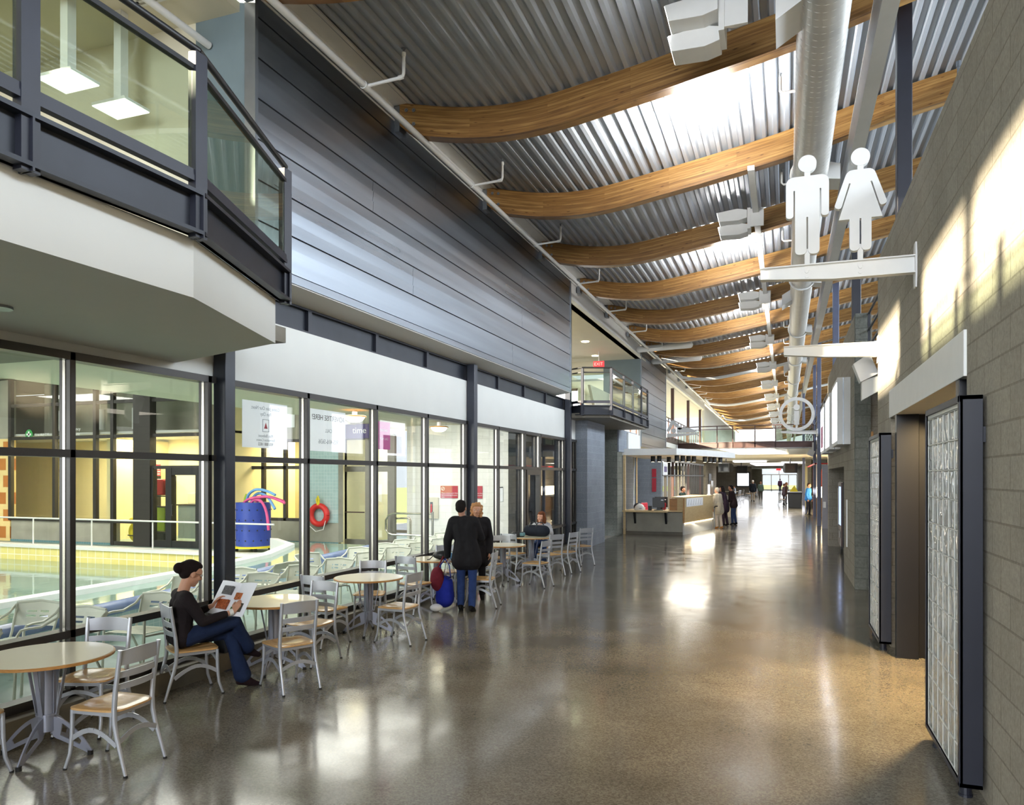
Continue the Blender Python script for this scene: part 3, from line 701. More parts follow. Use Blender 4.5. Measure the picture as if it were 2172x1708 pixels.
inner = [(-9.45, -9), (-9.45, 4.0), (-9.5, 6.9), (-9.6, 9.0), (-9.75, 11), (-10.2, 13.2), (-11.2, 15.4), (-12.6, 16.6)]
def water_mat():
    m, nt, b = newmat('pool_water'); setp(b, color=lin('#7E998C'), rough=.06, spec=.6)
    tc = nt.nodes.new('ShaderNodeTexCoord'); n = nt.nodes.new('ShaderNodeTexNoise'); n.inputs['Scale'].default_value = 2.2; n.inputs['Detail'].default_value = 2
    nt.links.new(tc.outputs['Object'], n.inputs['Vector'])
    bp = nt.nodes.new('ShaderNodeBump'); bp.inputs['Strength'].default_value = .06; bp.inputs['Distance'].default_value = .05
    nt.links.new(n.outputs['Fac'], bp.inputs['Height']); nt.links.new(bp.outputs['Normal'], b.inputs['Normal']); return m
M['water'] = water_mat()
poly = [(e[0] - .15, e[1]) for e in edge] + [(-9.6, 16.5)] + inner[::-1]
o = MB().prism(poly, 'z', .1, .37).build('channel_water', 'water'); tag(o, 'shallow green water of the raised channel beside the slatted chairs', 'water', kind='stuff')
mb = MB()
for a, b in zip(inner[:-1], inner[1:]):
    mb.add([(a[0], a[1], -.9), (b[0], b[1], -.9), (b[0], b[1], .45), (a[0], a[1], .45), (a[0] - .25, a[1], -.9), (b[0] - .25, b[1], -.9), (b[0] - .25, b[1], .45), (a[0] - .25, a[1], .45)],
           [(0, 1, 2, 3), (7, 6, 5, 4), (3, 2, 6, 7), (0, 4, 5, 1), (0, 3, 7, 4), (1, 5, 6, 2)])
struct('wall_pool_divider', mb, 'white')
o = MB().box(-30, -9.5, -9, 16.55, -.9, -.46).build('pool_water', 'water'); tag(o, 'calm main pool water reflecting the office front', 'water', kind='stuff')
struct('wall_pool_tile', MB().box(-30, -12.2, 16.55, 16.75, -.9, -.08), 'tileyellow')
struct('trim_pool_rim', MB().box(-30, -12.0, 16.5, 16.95, -.08, .012), 'white')
# glazed office front
OY = 17.4
t = thing('wall_office', 'concrete and glass front of the pool office', 'office front', kind='structure')
MB().box(-23.55, -19.2, OY, OY + .25, .0, .68).build('sill_wall', 'concrete', t)
MB().box(-15.8, -15.5, OY - .1, OY + .3, 0, 5.2).build('end_pier', 'concrete', t)
MB().box(-30, -23.6, OY, OY + .2, 0, 3.3).build('tiled_wall', 'tileorange', t)
MB().box(-30, -23.6, OY, OY + .2, 3.3, 5.2).box(-23.6, -15.5, OY + 1.2, OY + 1.4, 3.45, 5.2).build('upper_wall', 'concrete', t)
mb = MB()
for x in (-23.55, -21.6, -19.9, -19.2, -18.3): mb.box(x - .06, x + .06, OY - .06, OY + .06, .0 if x > -19.5 else .68, 5.2)
for z in (.72, 3.30, 4.35): mb.box(-23.6, -18.2, OY - .05, OY + .05, z - .05, z + .05)
mb.box(-18.25, -17.65, OY - .12, OY + .12, 0, 5.2)
for z in (2.35, 3.30, 4.35): mb.box(-17.65, -15.8, OY - .05, OY + .05, z - .05, z + .05)
mb.box(-19.2, -18.2, OY - .05, OY + .05, 0, .12)
mb.build('frame', 'mull', t)
MB().box(-23.55, -18.2, OY - .005, OY + .005, .7, 5.2).box(-17.65, -15.8, OY - .005, OY + .005, 2.35, 5.2).box(-19.2, -18.2, OY - .005, OY + .005, .1, .7).build('pane', 'glassnew', t)
t = thing('door_4', 'dark framed glass door of the pool office', 'door', kind='structure')
mb = MB().box(-17.65, -17.57, OY - .08, OY + .08, 0, 2.33).box(-17.1, -16.88, OY - .08, OY + .08, 0, 2.33).box(-16.0, -15.8, OY - .08, OY + .08, 0, 2.33).box(-16.9, -15.9, OY - .07, OY + .07, 2.12, 2.33).box(-17.6, -15.9, OY - .07, OY + .07, 0, .2)
mb.build('frame', 'black', t); MB().box(-17.6, -15.9, OY - .004, OY + .004, .2, 2.2).build('pane', 'glassnew', t)
MB().tube([(-16.85, OY - .08, .95), (-16.78, OY - .17, .95), (-16.78, OY - .17, 1.25), (-16.85, OY - .08, 1.25)], .018).build('handle', 'black', t)
struct('wall_office_inside', MB().box(-30, -15.4, 21, 21.2, 0, 5.2).box(-20.8, -20.6, 18.6, 21, 0, 3.3).box(-15.5, -15.4, OY + .3, 21, 0, 5.2), 'cream')
struct('ceiling_office', MB().box(-30, -15.4, OY + .1, 21.2, 3.38, 3.45), 'gyp')
struct('trim_office_base', MB().box(-23.55, -15.5, OY - .02, OY, -.0, .06), 'tileblue')
# shallow wall with the second office window
WY = 19.0
t = thing('wall_pool_back', 'concrete wall with a wide office window beyond the blue drum', 'wall', kind='structure')
MB().box(-16.6, -12.3, WY, WY + .25, .14, .74).box(-16.6, -12.3, WY, WY + .25, 3.2, 4.9).box(-13.55, -12.3, WY, WY + .25, .74, 3.2).box(-16.8, -15.9, WY, WY + .25, .74, 3.2).build('concrete_body', 'concrete', t)
MB().box(-16.6, -12.3, WY - .02, WY, 0, .15).build('tile_base', 'tileblue', t)
MB().box(-13.6, -12.3, WY - .03, WY, .72, 3.2).build('tile_face', 'tilegreen', t)
mb = MB()
for x in (-15.9, -15.0, -14.2, -13.6): mb.box(x - .05, x + .05, WY + .02, WY + .14, .74, 3.2)
for z in (.78, 2.35, 3.16): mb.box(-15.9, -13.55, WY + .02, WY + .14, z - .05, z + .05)
mb.build('window_frame', 'mull', t)
MB().box(-15.9, -13.55, WY + .07, WY + .08, .78, 3.2).build('pane', 'glassnew', t)
struct('wall_office_second', MB().box(-16.8, -12.4, 22, 22.1, 0, 3.4).box(-12.5, -12.4, 19.3, 22, 0, 3.4), 'cream')
# exit door and white block wall
DY = 19.55
t = thing('door_5', 'grey aluminium exit door with bright glass beyond the slatted chairs', 'door', kind='structure')
mb = MB().box(-12.62, -12.40, DY - .06, DY + .06, 0, 3.3).box(-11.7, -11.45, DY - .06, DY + .06, 0, 3.3).box(-10.95, -10.72, DY - .06, DY + .06, 0, 3.3)
for z in (.13, 2.3, 3.25): mb.box(-12.6, -10.75, DY - .05, DY + .05, z - .08, z + .08)
mb.build('frame', plain('grey_aluminium', '#77746C', .4, .4), t)
MB().box(-12.5, -10.8, DY - .004, DY + .004, .2, 3.2).build('pane', 'glassnew', t)
MB().tube([(-12.35, DY - .1, 1.02), (-11.7, DY - .1, 1.02)], .018).build('push_bar', 'darkbrown', t)
struct('wall_pool_white', MB().box(-10.9, -6.6, 20.6, 20.8, 0, 3.7), 'whiteblock')
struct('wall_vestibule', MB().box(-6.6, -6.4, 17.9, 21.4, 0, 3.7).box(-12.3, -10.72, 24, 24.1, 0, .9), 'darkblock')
struct('ceiling_pool', MB().box(-11.3, -5.95, -9, 24, 3.62, 3.72).box(-11.5, -11.3, -9, 24, 3.62, 5.3).box(-30, -11.4, -9, 21.2, 5.25, 5.35), 'gypwarm')
struct('wall_pool_left', MB().box(-30.4, -30.1, -9, 24, -.9, 5.4), 'concrete')
# things in the pool hall
t = thing('deck_railing', 'thin white pipe railing on the far pool rim', 'railing')
MB().tube([(-24.5, 16.85, .80), (-12.8, 16.7, .80)], .025).build('rail', 'white', t, smooth=True)
for x in (-24.1, -21.78, -19.38, -17.05, -14.7): MB().tube([(x, 16.8, 0), (x, 16.8, .80)], .022).build('post', 'white', t, smooth=True)
t = thing('noodle_drum', 'big blue perforated drum on a yellow wheeled base', 'drum', (-13.95, 17.3, 0))
MB().cyl((0, 0, .16), .47, 1.2, 32).build('shell', 'drum', t, smooth=True)
mb = MB()
for i in range(14):
    for j in range(4):
        a = 2 * PI * (i + .5 * (j % 2)) / 14
        mb.ball((.47 * math.cos(a), .47 * math.sin(a), .32 + .28 * j), .022, 6, 4)
mb.build('dot_pattern', 'black', t)
MB().cyl((0, 0, .11), .58, .05, 28).build('base', 'yellow', t)
for i in range(4):
    a = PI / 4 + i * PI / 2; MB().tube([(.45 * math.cos(a) - .03, .45 * math.sin(a), .055), (.45 * math.cos(a) + .03, .45 * math.sin(a), .055)], .055, 12).build('caster', 'rubber', t)
noods = [('noodleblue', [(-.25, 0, 1.2), (-.1, -.1, 1.55), (.25, -.2, 1.72), (.7, -.3, 1.68), (1.0, -.35, 1.58)], 'blue foam noodle arching highest out of the drum'),
         ('noodleblue', [(-.2, .1, 1.2), (0, 0, 1.5), (.3, -.1, 1.62), (.65, -.2, 1.5), (.95, -.3, 1.2)], 'blue foam noodle drooping lower out of the drum'),
         ('noodlepink', [(-.1, .15, 1.2), (.1, .1, 1.45), (.45, .05, 1.52), (.8, 0, 1.46), (1.05, -.05, 1.4)], 'pink foam noodle pointing up and sideways from the drum'),
         ('noodlepink', [(0, -.2, 1.2), (.2, -.25, 1.42), (.5, -.3, 1.4), (.7, -.33, 1.1), (.78, -.35, .62)], 'pink foam noodle hanging down over the drum side'),
         ('noodlepink', [(-.3, -.1, 1.2), (-.1, -.2, 1.4), (.3, -.3, 1.5), (.75, -.25, 1.52), (1.2, -.2, 1.36)], 'longest pink foam noodle reaching out from the drum'),
         ('lime', [(-.3, 0, 1.2), (-.28, 0, 1.45), (-.22, 0, 1.58)], 'short lime foam noodle standing in the drum')]
for m, p, l in noods:
    pts = [Vector((-13.95 + a, 17.3 + b, c)) for a, b, c in p]
    fine = []
    for i in range(len(pts) - 1):
        for s in range(4):
            p0, p1, p2, p3 = pts[max(i - 1, 0)], pts[i], pts[i + 1], pts[min(i + 2, len(pts) - 1)]; u = s / 4
            fine.append(.5 * ((2 * p1) + (p2 - p0) * u + (2 * p0 - 5 * p1 + 4 * p2 - p3) * u * u + (3 * p1 - p0 - 3 * p2 + p3) * u ** 3))
    fine.append(pts[-1])
    tag(MB().tube(fine, .038, 10).build('pool_noodle', m, smooth=True), l, 'pool noodle', 'foam noodles in the blue drum')
# life ring
t = thing('life_ring', 'red life ring with yellow rope hanging on the tiled wall', 'life ring', (-12.88, 18.87, .95))
ring = [(.27 * math.cos(a), 0, .27 * math.sin(a)) for a in [2 * PI * i / 28 for i in range(29)]]
MB().tube(ring, .085, 12, caps=False).build('ring', 'redvinyl', t, smooth=True)
MB().tube([(-.3, -.06, -.1), (-.3, -.08, -.3), (-.05, -.09, -.48), (.2, -.08, -.42), (.27, -.06, -.15)], .012, 6).build('grab_line', 'white', t)
MB().tube([(.0, -.05, .27), (-.04, -.06, .45), (.0, -.05, .55), (.04, -.06, .45), (.02, -.05, .27)], .03, 6).build('rope', 'yellow', t)
# railing gate by the white wall
t = thing('queue_rail', 'brushed steel pipe rail gate before the white block wall', 'rail', (-10.4, 19.3, 0))
MB().tube([(1.0, 0, 1.02), (-.25, 0, 1.02), (-.42, 0, .95), (-.5, 0, .82), (-.5, 0, .55), (-.42, 0, .44), (-.28, 0, .4), (1.0, 0, .4)], .03, 8).build('loop', 'chrome', t, smooth=True)
MB().tube([(1.0, 0, 0), (1.0, 0, 1.08)], .035, 8).build('post', 'chrome', t, smooth=True)
MB().tube([(-.5, .3, .85), (.15, .2, .88), (.2, .2, .8), (.2, .2, 0)], .03, 8).build('side_rail', 'chrome', t, smooth=True)
# signs on the white wall
def plate(name, label, cat, x0, x1, y, z0, z1, mat, group=None):
    t = thing(name, label, cat, ((x0 + x1) / 2, y, (z0 + z1) / 2), group=group)
    MB().box(-(x1 - x0) / 2, (x1 - x0) / 2, -.008, .008, -(z1 - z0) / 2, (z1 - z0) / 2).build('plate', mat, t, bevel=.003)
    return t
t = plate('wall_notice', 'red notice with white no-shoes symbol beside the second column', 'sign', -9.76, -9.19, 20.585, 1.43, 1.80, 'red')
t['label'] = 'red notice about shoes on the white wall, left of the column'
for i, s in enumerate(('Please remove your shoes', 'before entering the pool', 'deck')): text(s, .052, (-.25, -.012, -.03 - .06 * i), FACE_NY, 'whiteink', t, align='LEFT')
MB().tube([(-.2 + .05 * math.cos(a), -.012, .1 + .05 * math.sin(a)) for a in [2 * PI * i / 16 for i in range(17)]], .008, 6).tube([(-.235, -.012, .065), (-.165, -.012, .135)], .008, 6).build('symbol', 'whiteink', t)
t = plate('wall_notice', 'red notice on the white wall, half hidden behind the column', 'sign', -8.95, -8.40, 20.585, 1.43, 1.80, 'red')
for i, s in enumerate(('Please remove your shoes', 'before entering the pool', 'deck')): text(s, .052, (-.25, -.012, -.03 - .06 * i), FACE_NY, 'whiteink', t, align='LEFT')
t = thing('extinguisher_cabinet', 'cream fire extinguisher cabinet on the white block wall', 'cabinet', (-9.98, 20.56, 1.13))
MB().box(-.16, .16, -.03, .03, -.32, .32).build('box', 'gypwarm', t, bevel=.004)
MB().box(-.10, -.01, -.036, -.03, -.18, .18).build('window', 'black', t)
MB().capsule((-.055, -.04, -.14), (-.055, -.04, .1), .03, .025).build('extinguisher', 'redvinyl', t, smooth=True)
t = plate('exit_sign', 'white exit sign with red letters high on the white wall', 'exit sign', -7.54, -7.16, 20.58, 3.02, 3.34, 'white')
text('EXIT', .17, (0, -.012, .03), FACE_NY, 'exitglow', t)
t = plate('paper_notice', 'white paper notice with a dark strip by the pool door', 'notice', -8.05, -7.75, 20.585, 1.35, 1.75, 'paper')
MB().obox((.0, -.01, .2), (.3, .01, .03), 0, 0, R(-6)).build('strip', 'black', t)
# office and lobby signs
t = plate('shower_sign', 'pale sign panel reading SH behind the paper notice', 'sign', -15.98, -13.8, WY - .02, 3.55, 4.12, 'paper')
text('SHOWERS', .3, (-.98, -.012, .05), FACE_NY, 'ink', t, align='LEFT')
t = plate('time_sign', 'dark purple hanging sign with the word time', 'sign', -12.55, -11.3, DY - .25, 3.2, 3.62, 'purple')
text('time', .26, (.15, -.012, .02), FACE_NY, 'whiteink', t)
t = plate('emergency_sign', 'red emergency notice on the office wall seen through glass', 'sign', -20.9, -20.35, 20.4, 1.9, 2.5, 'red')
for i, s in enumerate(('IN THE EVENT OF AN', 'EMERGENCY POOL', 'EVACUATION PLEASE', 'FOLLOW THE SIGNS', 'TO THE NEAREST', 'EXIT')): text(s, .055, (0, -.012, .22 - .085 * i), FACE_NY, 'whiteink', t)
t = thing('first_aid_decal', 'round green first aid decal with white cross on office glass', 'decal', (-22.7, OY - .03, 3.42))
MB().tube([(0, 0, 0), (0, -.01, 0)], .16, 24).build('disc', 'green', t)
MB().box(-.1, .1, -.02, -.011, -.03, .03).box(-.03, .03, -.02, -.011, -.1, .1).build('cross', 'whiteink', t)
text('First Aid Office', .12, (.25, -.012, -.02), FACE_NY, 'whiteink', t, align='LEFT')
t = thing('phone_decal', 'white emergency telephone lettering on the office glass', 'decal', (-20.8, OY - .03, 3.45))
text('emergency', .14, (0, -.012, .1), FACE_NY, 'whiteink', t); text('telephone', .14, (0, -.012, -.06), FACE_NY, 'whiteink', t)
for i, (x, w) in enumerate(((-22.0, 'left'), (-20.4, 'middle'), (-18.9, 'right'))):
    t = thing('pendant_lamp', 'white cylinder pendant lamp in the pool office, %s one of three' % w, 'pendant lamp', (x, 18.0, 0), group='cylinder pendants in the pool office')
    MB().tube([(0, 0, 4.2), (0, 0, 5.2)], .008, 6).build('cord', 'white', t); MB().cyl((0, 0, 3.55), .14, .65, 20).build('shade', 'white', t, smooth=True)
t = thing('life_jacket', 'yellow life jacket standing behind the low office window', 'life jacket', (-18.75, 17.8, 0))
MB().ball((0, 0, .38), (.24, .14, .3), 14, 10).ball((-.02, 0, .72), (.22, .12, .12), 12, 8).build('body', 'yellow', t, smooth=True)
MB().tube([(.25 * math.cos(a), .15 * math.sin(a), .28) for a in [2 * PI * i / 20 for i in range(21)]], .018, 6).build('strap', 'black', t)
t = thing('microwave_oven', 'cream microwave on the counter behind the office door', 'microwave', (-18.55, 20.3, 1.145))
MB().box(-.35, .35, -.2, .2, 0, .38).build('body', 'gypwarm', t, bevel=.01); MB().box(-.3, .15, -.21, -.2, .05, .33).build('door', 'cream', t)
t = thing('kitchen_counter', 'dark grey counter behind the office door', 'counter', (-18.6, 20.4, 0))
MB().box(-.7, .65, -.3, .3, 0, 1.1).build('cabinet', 'greywall', t); MB().box(-.75, .65, -.33, .33, 1.1, 1.145).build('worktop', 'black', t)
for i, (x, z, sx, sz, m, l) in enumerate([(-18.35, 1.75, .35, .5, 'redvinyl', 'red bag on a shelf inside the pool office'), (-18.3, .75, .4, .75, 'lime', 'lime green stack of floats inside the pool office'), (-18.35, .2, .4, .3, 'black', 'black plastic crate beside the yellow life jacket')]):
    tag(MB().box(x - sx / 2, x + sx / 2, 18.3, 18.6, z - sz / 2, z + sz / 2).build('stored_item' if i == 0 else ('float_stack' if i == 1 else 'crate'), m, bevel=.04), l, ['bag', 'floats', 'crate'][i])
t = thing('shelf_unit', 'shelf unit inside the pool office', 'shelf', (-18.35, 18.5, 0))
for z in (.04, .34, 1.15, 1.48): MB().box(-.3, .3, -.2, .2, z - .03, z).build('board', 'black', t)
for x in (-.31, .31): MB().box(x - .02, x + .02, -.2, .2, 0, 2.1).build('upright', 'black', t)
for i, (x, y) in enumerate(((-9.4, 15.2), (-9.2, 19.3))):
    t = thing('ceiling_lamp', ('glowing bowl ceiling lamp over the time sign', 'glowing bowl ceiling lamp before the white block wall')[i], 'ceiling lamp', (x, y, 3.46), group='bowl lamps of the pool aisle')
    MB().lathe([(.10, -.12), (.18, -.08), (.24, 0), (.24, .02)]).build('bowl', 'lampglow', t, smooth=True)
    MB().lathe([(.265, -.005), (.27, .02), (.25, .035)]).build('rim', 'oak', t, smooth=True); MB().cyl((0, 0, .03), .06, .13).build('mount', 'white', t)
# paper posters and stickers on the glass (on its far side)
def poster(name, label, y0, y1, z0, z1, mat, lines, x=GX - .012):
    t = thing(name, label, 'poster', (x, (y0 + y1) / 2, (z0 + z1) / 2))
    MB().box(-.002, .002, -(y1 - y0) / 2, (y1 - y0) / 2, -(z1 - z0) / 2, (z1 - z0) / 2).build('sheet', mat, t)
    for s, sz, dz, ink in lines: text(s, sz, (.004, 0, dz), FACE_X, ink, t, mirror=True, ext=.0005)
    return t
t = poster('window_poster', 'white paper notice with a small framed emblem taped to the glass', 7.10, 7.93, 2.42, 2.97, 'poster', [('Come Join Our Next', .06, .2, 'softink'), ('Fun Day', .06, .13, 'softink'), ('Miss Belmont', .05, -.13, 'softink'), ('Recreation Centre', .045, -.18, 'softink'), ('905 000 1822', .05, -.23, 'ink')])
MB().box(.003, .006, -.06, -.054, -.08, .07).box(.003, .006, .054, .06, -.08, .07).box(.003, .006, -.06, .06, .064, .07).box(.003, .006, -.06, .06, -.08, -.074).build('emblem_frame', 'softink', t)
MB().prism([(-.03, -.04), (.03, -.04), (0, .03)], 'x', .003, .006).build('emblem', 'red', t)
poster('window_poster', 'white paper notice with mirrored advertising text on the glass', 8.42, 9.26, 2.42, 2.98, 'poster', [('ADVERTISE HERE!', .10, .17, 'ink'), ('CALL', .07, 0, 'softink'), ('905-416-5636', .085, -.15, 'softink')])
poster('window_decal', 'pink vinyl decal on the upper glass beside the white notices', 10.15, 10.55, 2.50, 2.93, 'pink', [('DENTURES', .05, .08, 'whiteink'), ('CALL NOW', .05, -.05, 'whiteink')])
# ------------------------------------------------------------------ dining chairs and tables
def make_chair(label, group):
    """faces +x; seat centre over the origin"""
    t = thing('dining_chair', label, 'chair', group=group)
    # contoured wooden seat
    n = 12; vs = []; fs = []; W, D = .21, .21
    for k, zt in ((0, 1), (1, 0)):
        for i in range(n + 1):
            for j in range(n + 1):
                u, v = -1 + 2 * i / n, -1 + 2 * j / n
                q = max(abs(u), abs(v)); L = math.hypot(u, v) or 1; f = 1 if q == 0 else (q / L) * .22 + .78 * 1
                e = (abs(u) ** 5 + abs(v) ** 5) ** .2 or 1; s = q / e if e else 1
                x, y = u * s * D, v * s * (W - .015 * u * -1)
                dip = -.012 * math.exp(-((u + .15) ** 2) * 3) * (1 - v * v) * (1 if u < .5 else .6) - .006 * math.exp(-((abs(v) - .45) ** 2) * 12) * (u > 0)
                edge = -.010 * max(0, (q - .86) / .14) ** 2
                vs.append((x, y, (.462 + dip + edge) if k == 0 else .438))
    m = (n + 1) ** 2
    for i in range(n):
        for j in range(n):
            a = i * (n + 1) + j; fs.append((a, a + n + 1, a + n + 2, a + 1)); a += m; fs.append((a + 1, a + n + 2, a + n + 1, a))
    rim = [i for i in range(n)] + [n + (n + 1) * i for i in range(n)] + [(n + 1) * n + n - i for i in range(n)] + [(n + 1) * (n - i) for i in range(n)]
    for a, b in zip(rim, rim[1:] + rim[:1]): fs.append((a, b, b + m, a + m))
    MB().add(vs, fs).build('seat', 'seat', t, smooth=True)
    MB().box(-.185, .185, -.185, -.165, .405, .437).box(-.185, .185, .165, .185, .405, .437).box(.165, .185, -.18, .18, .405, .437).box(-.185, -.165, -.18, .18, .405, .437).build('seat_frame', 'chairmetal', t)
    for s in (-1, 1):
        pf = [(.185, s * .175, .43), (.188, s * .177, .25), (.20, s * .182, .12), (.235, s * .19, .012)]
        l = MB().tube(pf, [.0155, .0155, .014, .012], 10).build('leg', 'chairmetal', t, smooth=True)
        MB().cyl((.237, s * .19, 0), .014, .014, 10).build('foot_glide', 'rubber', l)
        pr = [(-.285, s * .19, .012), (-.25, s * .187, .13), (-.205, s * .183, .27), (-.185, s * .181, .36), (-.18, s * .18, .46), (-.19, s * .18, .58), (-.212, s * .181, .72), (-.235, s * .183, .875)]
        l = MB().tube(pr, [.012, .014, .0165, .018, .018, .018, .017, .016], 10).build('leg', 'chairmetal', t, smooth=True)
        MB().cyl((-.287, s * .19, 0), .015, .014, 10).build('foot_glide', 'rubber', l)
        a = [(.185, s * .18, .25), (.06, s * .18, .285), (-.06, s * .18, .275), (-.2, s * .18, .215)]
        mb = MB(); pts = [Vector(p) for p in a]; fine = []
        for i in range(9):
            u = i / 8; fine.append((.185 - .385 * u, s * .18, .225 + .09 * math.sin(PI * u) * (1 - .15 * u) + .0 - .02 * u))
        for p, q in zip(fine[:-1], fine[1:]): mb.bar(p, q, .008, .034)
        mb.build('stretcher', 'chairmetal', t)
    mb = MB(); fine = [(-.222 + .0, -.18 + .36 * i / 8, .235 + .055 * math.sin(PI * i / 8)) for i in range(9)]
    for p, q in zip(fine[:-1], fine[1:]): mb.bar(p, q, .008, .034)
    mb.build('stretcher', 'chairmetal', t)
    mb = MB(); fine = [(.187, -.178 + .356 * i / 8, .31 + .05 * math.sin(PI * i / 8)) for i in range(9)]
    for p, q in zip(fine[:-1], fine[1:]): mb.bar(p, q, .008, .03)
    mb.build('stretcher', 'chairmetal', t)
    def rail(z0, z1, x0, arch):
        mb = MB(); N = 10; vs = []; fs = []
        for i in range(N + 1):
            v = -1 + 2 * i / N; y = v * .172; bow = -.03 * (1 - v * v)
            for dx in (-.004, .004):
                for z, up in ((z0, 0), (z1, arch * (1 - v * v))):
                    vs.append((x0 + bow + dx, y, z + up))
        for i in range(N):
            a = i * 4; b = a + 4; fs += [(a, b, b + 1, a + 1), (a + 2, a + 3, b + 3, b + 2), (a + 1, b + 1, b + 3, a + 3), (a, a + 2, b + 2, b)]
        fs += [(0, 1, 3, 2), (N * 4, N * 4 + 2, N * 4 + 3, N * 4 + 1)]
        return mb.add(vs, fs)
    rail(.765, .865, -.226, .012).build('back_rail', 'chairmetal', t, smooth=True)
    rail(.675, .718, -.209, .006).build('back_rail', 'chairmetal', t, smooth=True)
    rail(.592, .632, -.197, .006).build('back_rail', 'chairmetal', t, smooth=True)
    return t
CH = [  # x, y, heading in degrees, label
 (-4.58, 4.15, 184, 'silver chair with maple seat, nearest, right of the first table'),
 (-5.36, 4.66, -72, 'silver chair with maple seat between first table and the glass'),
 (-5.34, 3.58, 80, 'silver chair cut off by the corner, only its seat edge showing'),
 (-5.36, 5.755, 57.8, 'silver chair the reading woman sits on'),
 (-4.62, 6.26, 152, 'silver chair drawn up to the second table on the aisle side'),
 (-5.0, 7.18, -95, 'silver chair with bright top rail beyond the second table'),
 (-5.38, 8.03, 80, 'silver chair with its back turned, tucked at the near edge of the third table'),
 (-5.48, 9.26, -70, 'silver chair facing out by the glass beyond the third table'),
 (-4.60, 8.48, 176, 'silver chair on the aisle side of the third table'),
 (-5.36, 10.38, 80, 'silver chair with its back turned before the table behind the coated man'),
 (-5.52, 11.85, -70, 'silver chair behind the table with the black purse'),
 (-4.60, 11.22, 190, 'silver chair just right of the couple in dark coats'),
 (-5.42, 14.2, -75, 'silver chair with pale rail behind the fifth table'),
 (-5.22, 13.12, 85, 'silver chair with its back turned at the near edge of the fifth table'),
 (-4.46, 13.6, 170, 'silver chair seen side on at the aisle side of the fifth table'),
 (-5.45, 15.12, 80, 'silver chair with its back turned before the duffel bag table'),
 (-4.68, 15.2, 148, 'silver chair on the aisle side before the duffel bag table'),
 (-4.53, 15.85, 165, 'silver chair second from the end, angled to the duffel bag table'),
 (-4.55, 17.3, 140, 'last silver chair of the row, by the block pier'),
 (-5.3, 16.62, -88, 'silver chair the girl in grey sits on')]
c0 = None
for x, y, a, l in CH:
    if c0 is None:
        c0 = make_chair(l, 'silver dining chairs with maple seats'); c0.location = (x, y, 0); c0.rotation_euler = (0, 0, R(a))
    else: dup(c0, (x, y, 0), R(a), l)

def make_table(label):
    t = thing('round_table', label, 'table', group='round cafe tables along the glass')
    top = MB().lathe([(.43, .0), (.455, .004), (.455, .018), (.448, .024)], (0, 0, .722), 64).build('edge_band', 'tableedge', t, smooth=True)
    MB().lathe([(.44, 0), (.44, .006)], (0, 0, .742), 64).build('tabletop', 'tabletop', t)
    MB().cyl((0, 0, .18), .055, .54, 20).build('column', 'tablemetal', t, smooth=True)
    MB().cyl((0, 0, .30), .075, .012, 24).cyl((0, 0, .705), .16, .015, 24).build('collar', 'tablemetal', t)
    for k in range(4):
        a = R(20) + k * PI / 2; ca, sa = math.cos(a), math.sin(a)
        tr = lambda p: (p[0] * ca - p[1] * sa, p[0] * sa + p[1] * ca, p[2])
        # arched foot plate with a slot: outer arch and inner arch joined at both ends
        N = 8; out = []; mid1 = []; mid2 = []; inn = []
        for i in range(N + 1):
            u = i / N; x = .05 + .29 * u
            zo = .285 - .25 * u ** 1.7; zi = .16 - .135 * u ** 1.2
            out.append((x, zo)); inn.append((max(.05, x - .03 - .03 * (1 - u)), zi - .012))
            th = .028; mid1.append((x - .006, zo - th)); mid2.append((x - .02, zi + .01))
        mb = MB()
        def strip(A, B):
            for i in range(len(A) - 1):
                q = [A[i], A[i + 1], B[i + 1], B[i]]
                vs = [tr((p[0], e, p[1])) for e in (-.006, .006) for p in q]
                mb.add(vs, [(0, 1, 2, 3), (7, 6, 5, 4), (0, 4, 5, 1), (1, 5, 6, 2), (2, 6, 7, 3), (3, 7, 4, 0)])
        strip(out, mid1); strip(mid2, inn); strip(mid1[:3], mid2[:3]); strip(mid1[6:], mid2[6:])
        f = mb.build('foot', 'tablemetal', t)
        MB().cyl(tr((.325, 0, 0)), .02, .03, 12).build('foot_glide', 'rubber', f)
        mb = MB()
        mb.bar(tr((.075, 0, .305)), tr((.15, 0, .705)), .006, .032, (-sa, ca, 0)); mb.build('strut', 'tablemetal', t)
        MB().bar(tr((.058, 0, .30)), tr((.058, 0, .70)), .03, .006, (ca, sa, 0)).build('fin', 'tablemetal', t)
    return t
TB = [(-5.2, 4.12, 'round beige cafe table cut off at the edge, the nearest one'), (-5.17, 6.75, 'round pale cafe table in front of the reading woman'), (-5.2, 8.75, 'empty round cafe table past the reading woman'),
      (-5.32, 11.1, 'round cafe table with a black purse behind the coated man'), (-5.2, 13.8, 'empty round cafe table before the duffel bag table'), (-5.28, 15.78, 'round cafe table holding the navy duffel bag')]
t0 = None
for x, y, l in TB:
    if t0 is None: t0 = make_table(l); t0.location = (x, y, 0)
    else: dup(t0, (x, y, 0), 0, l)

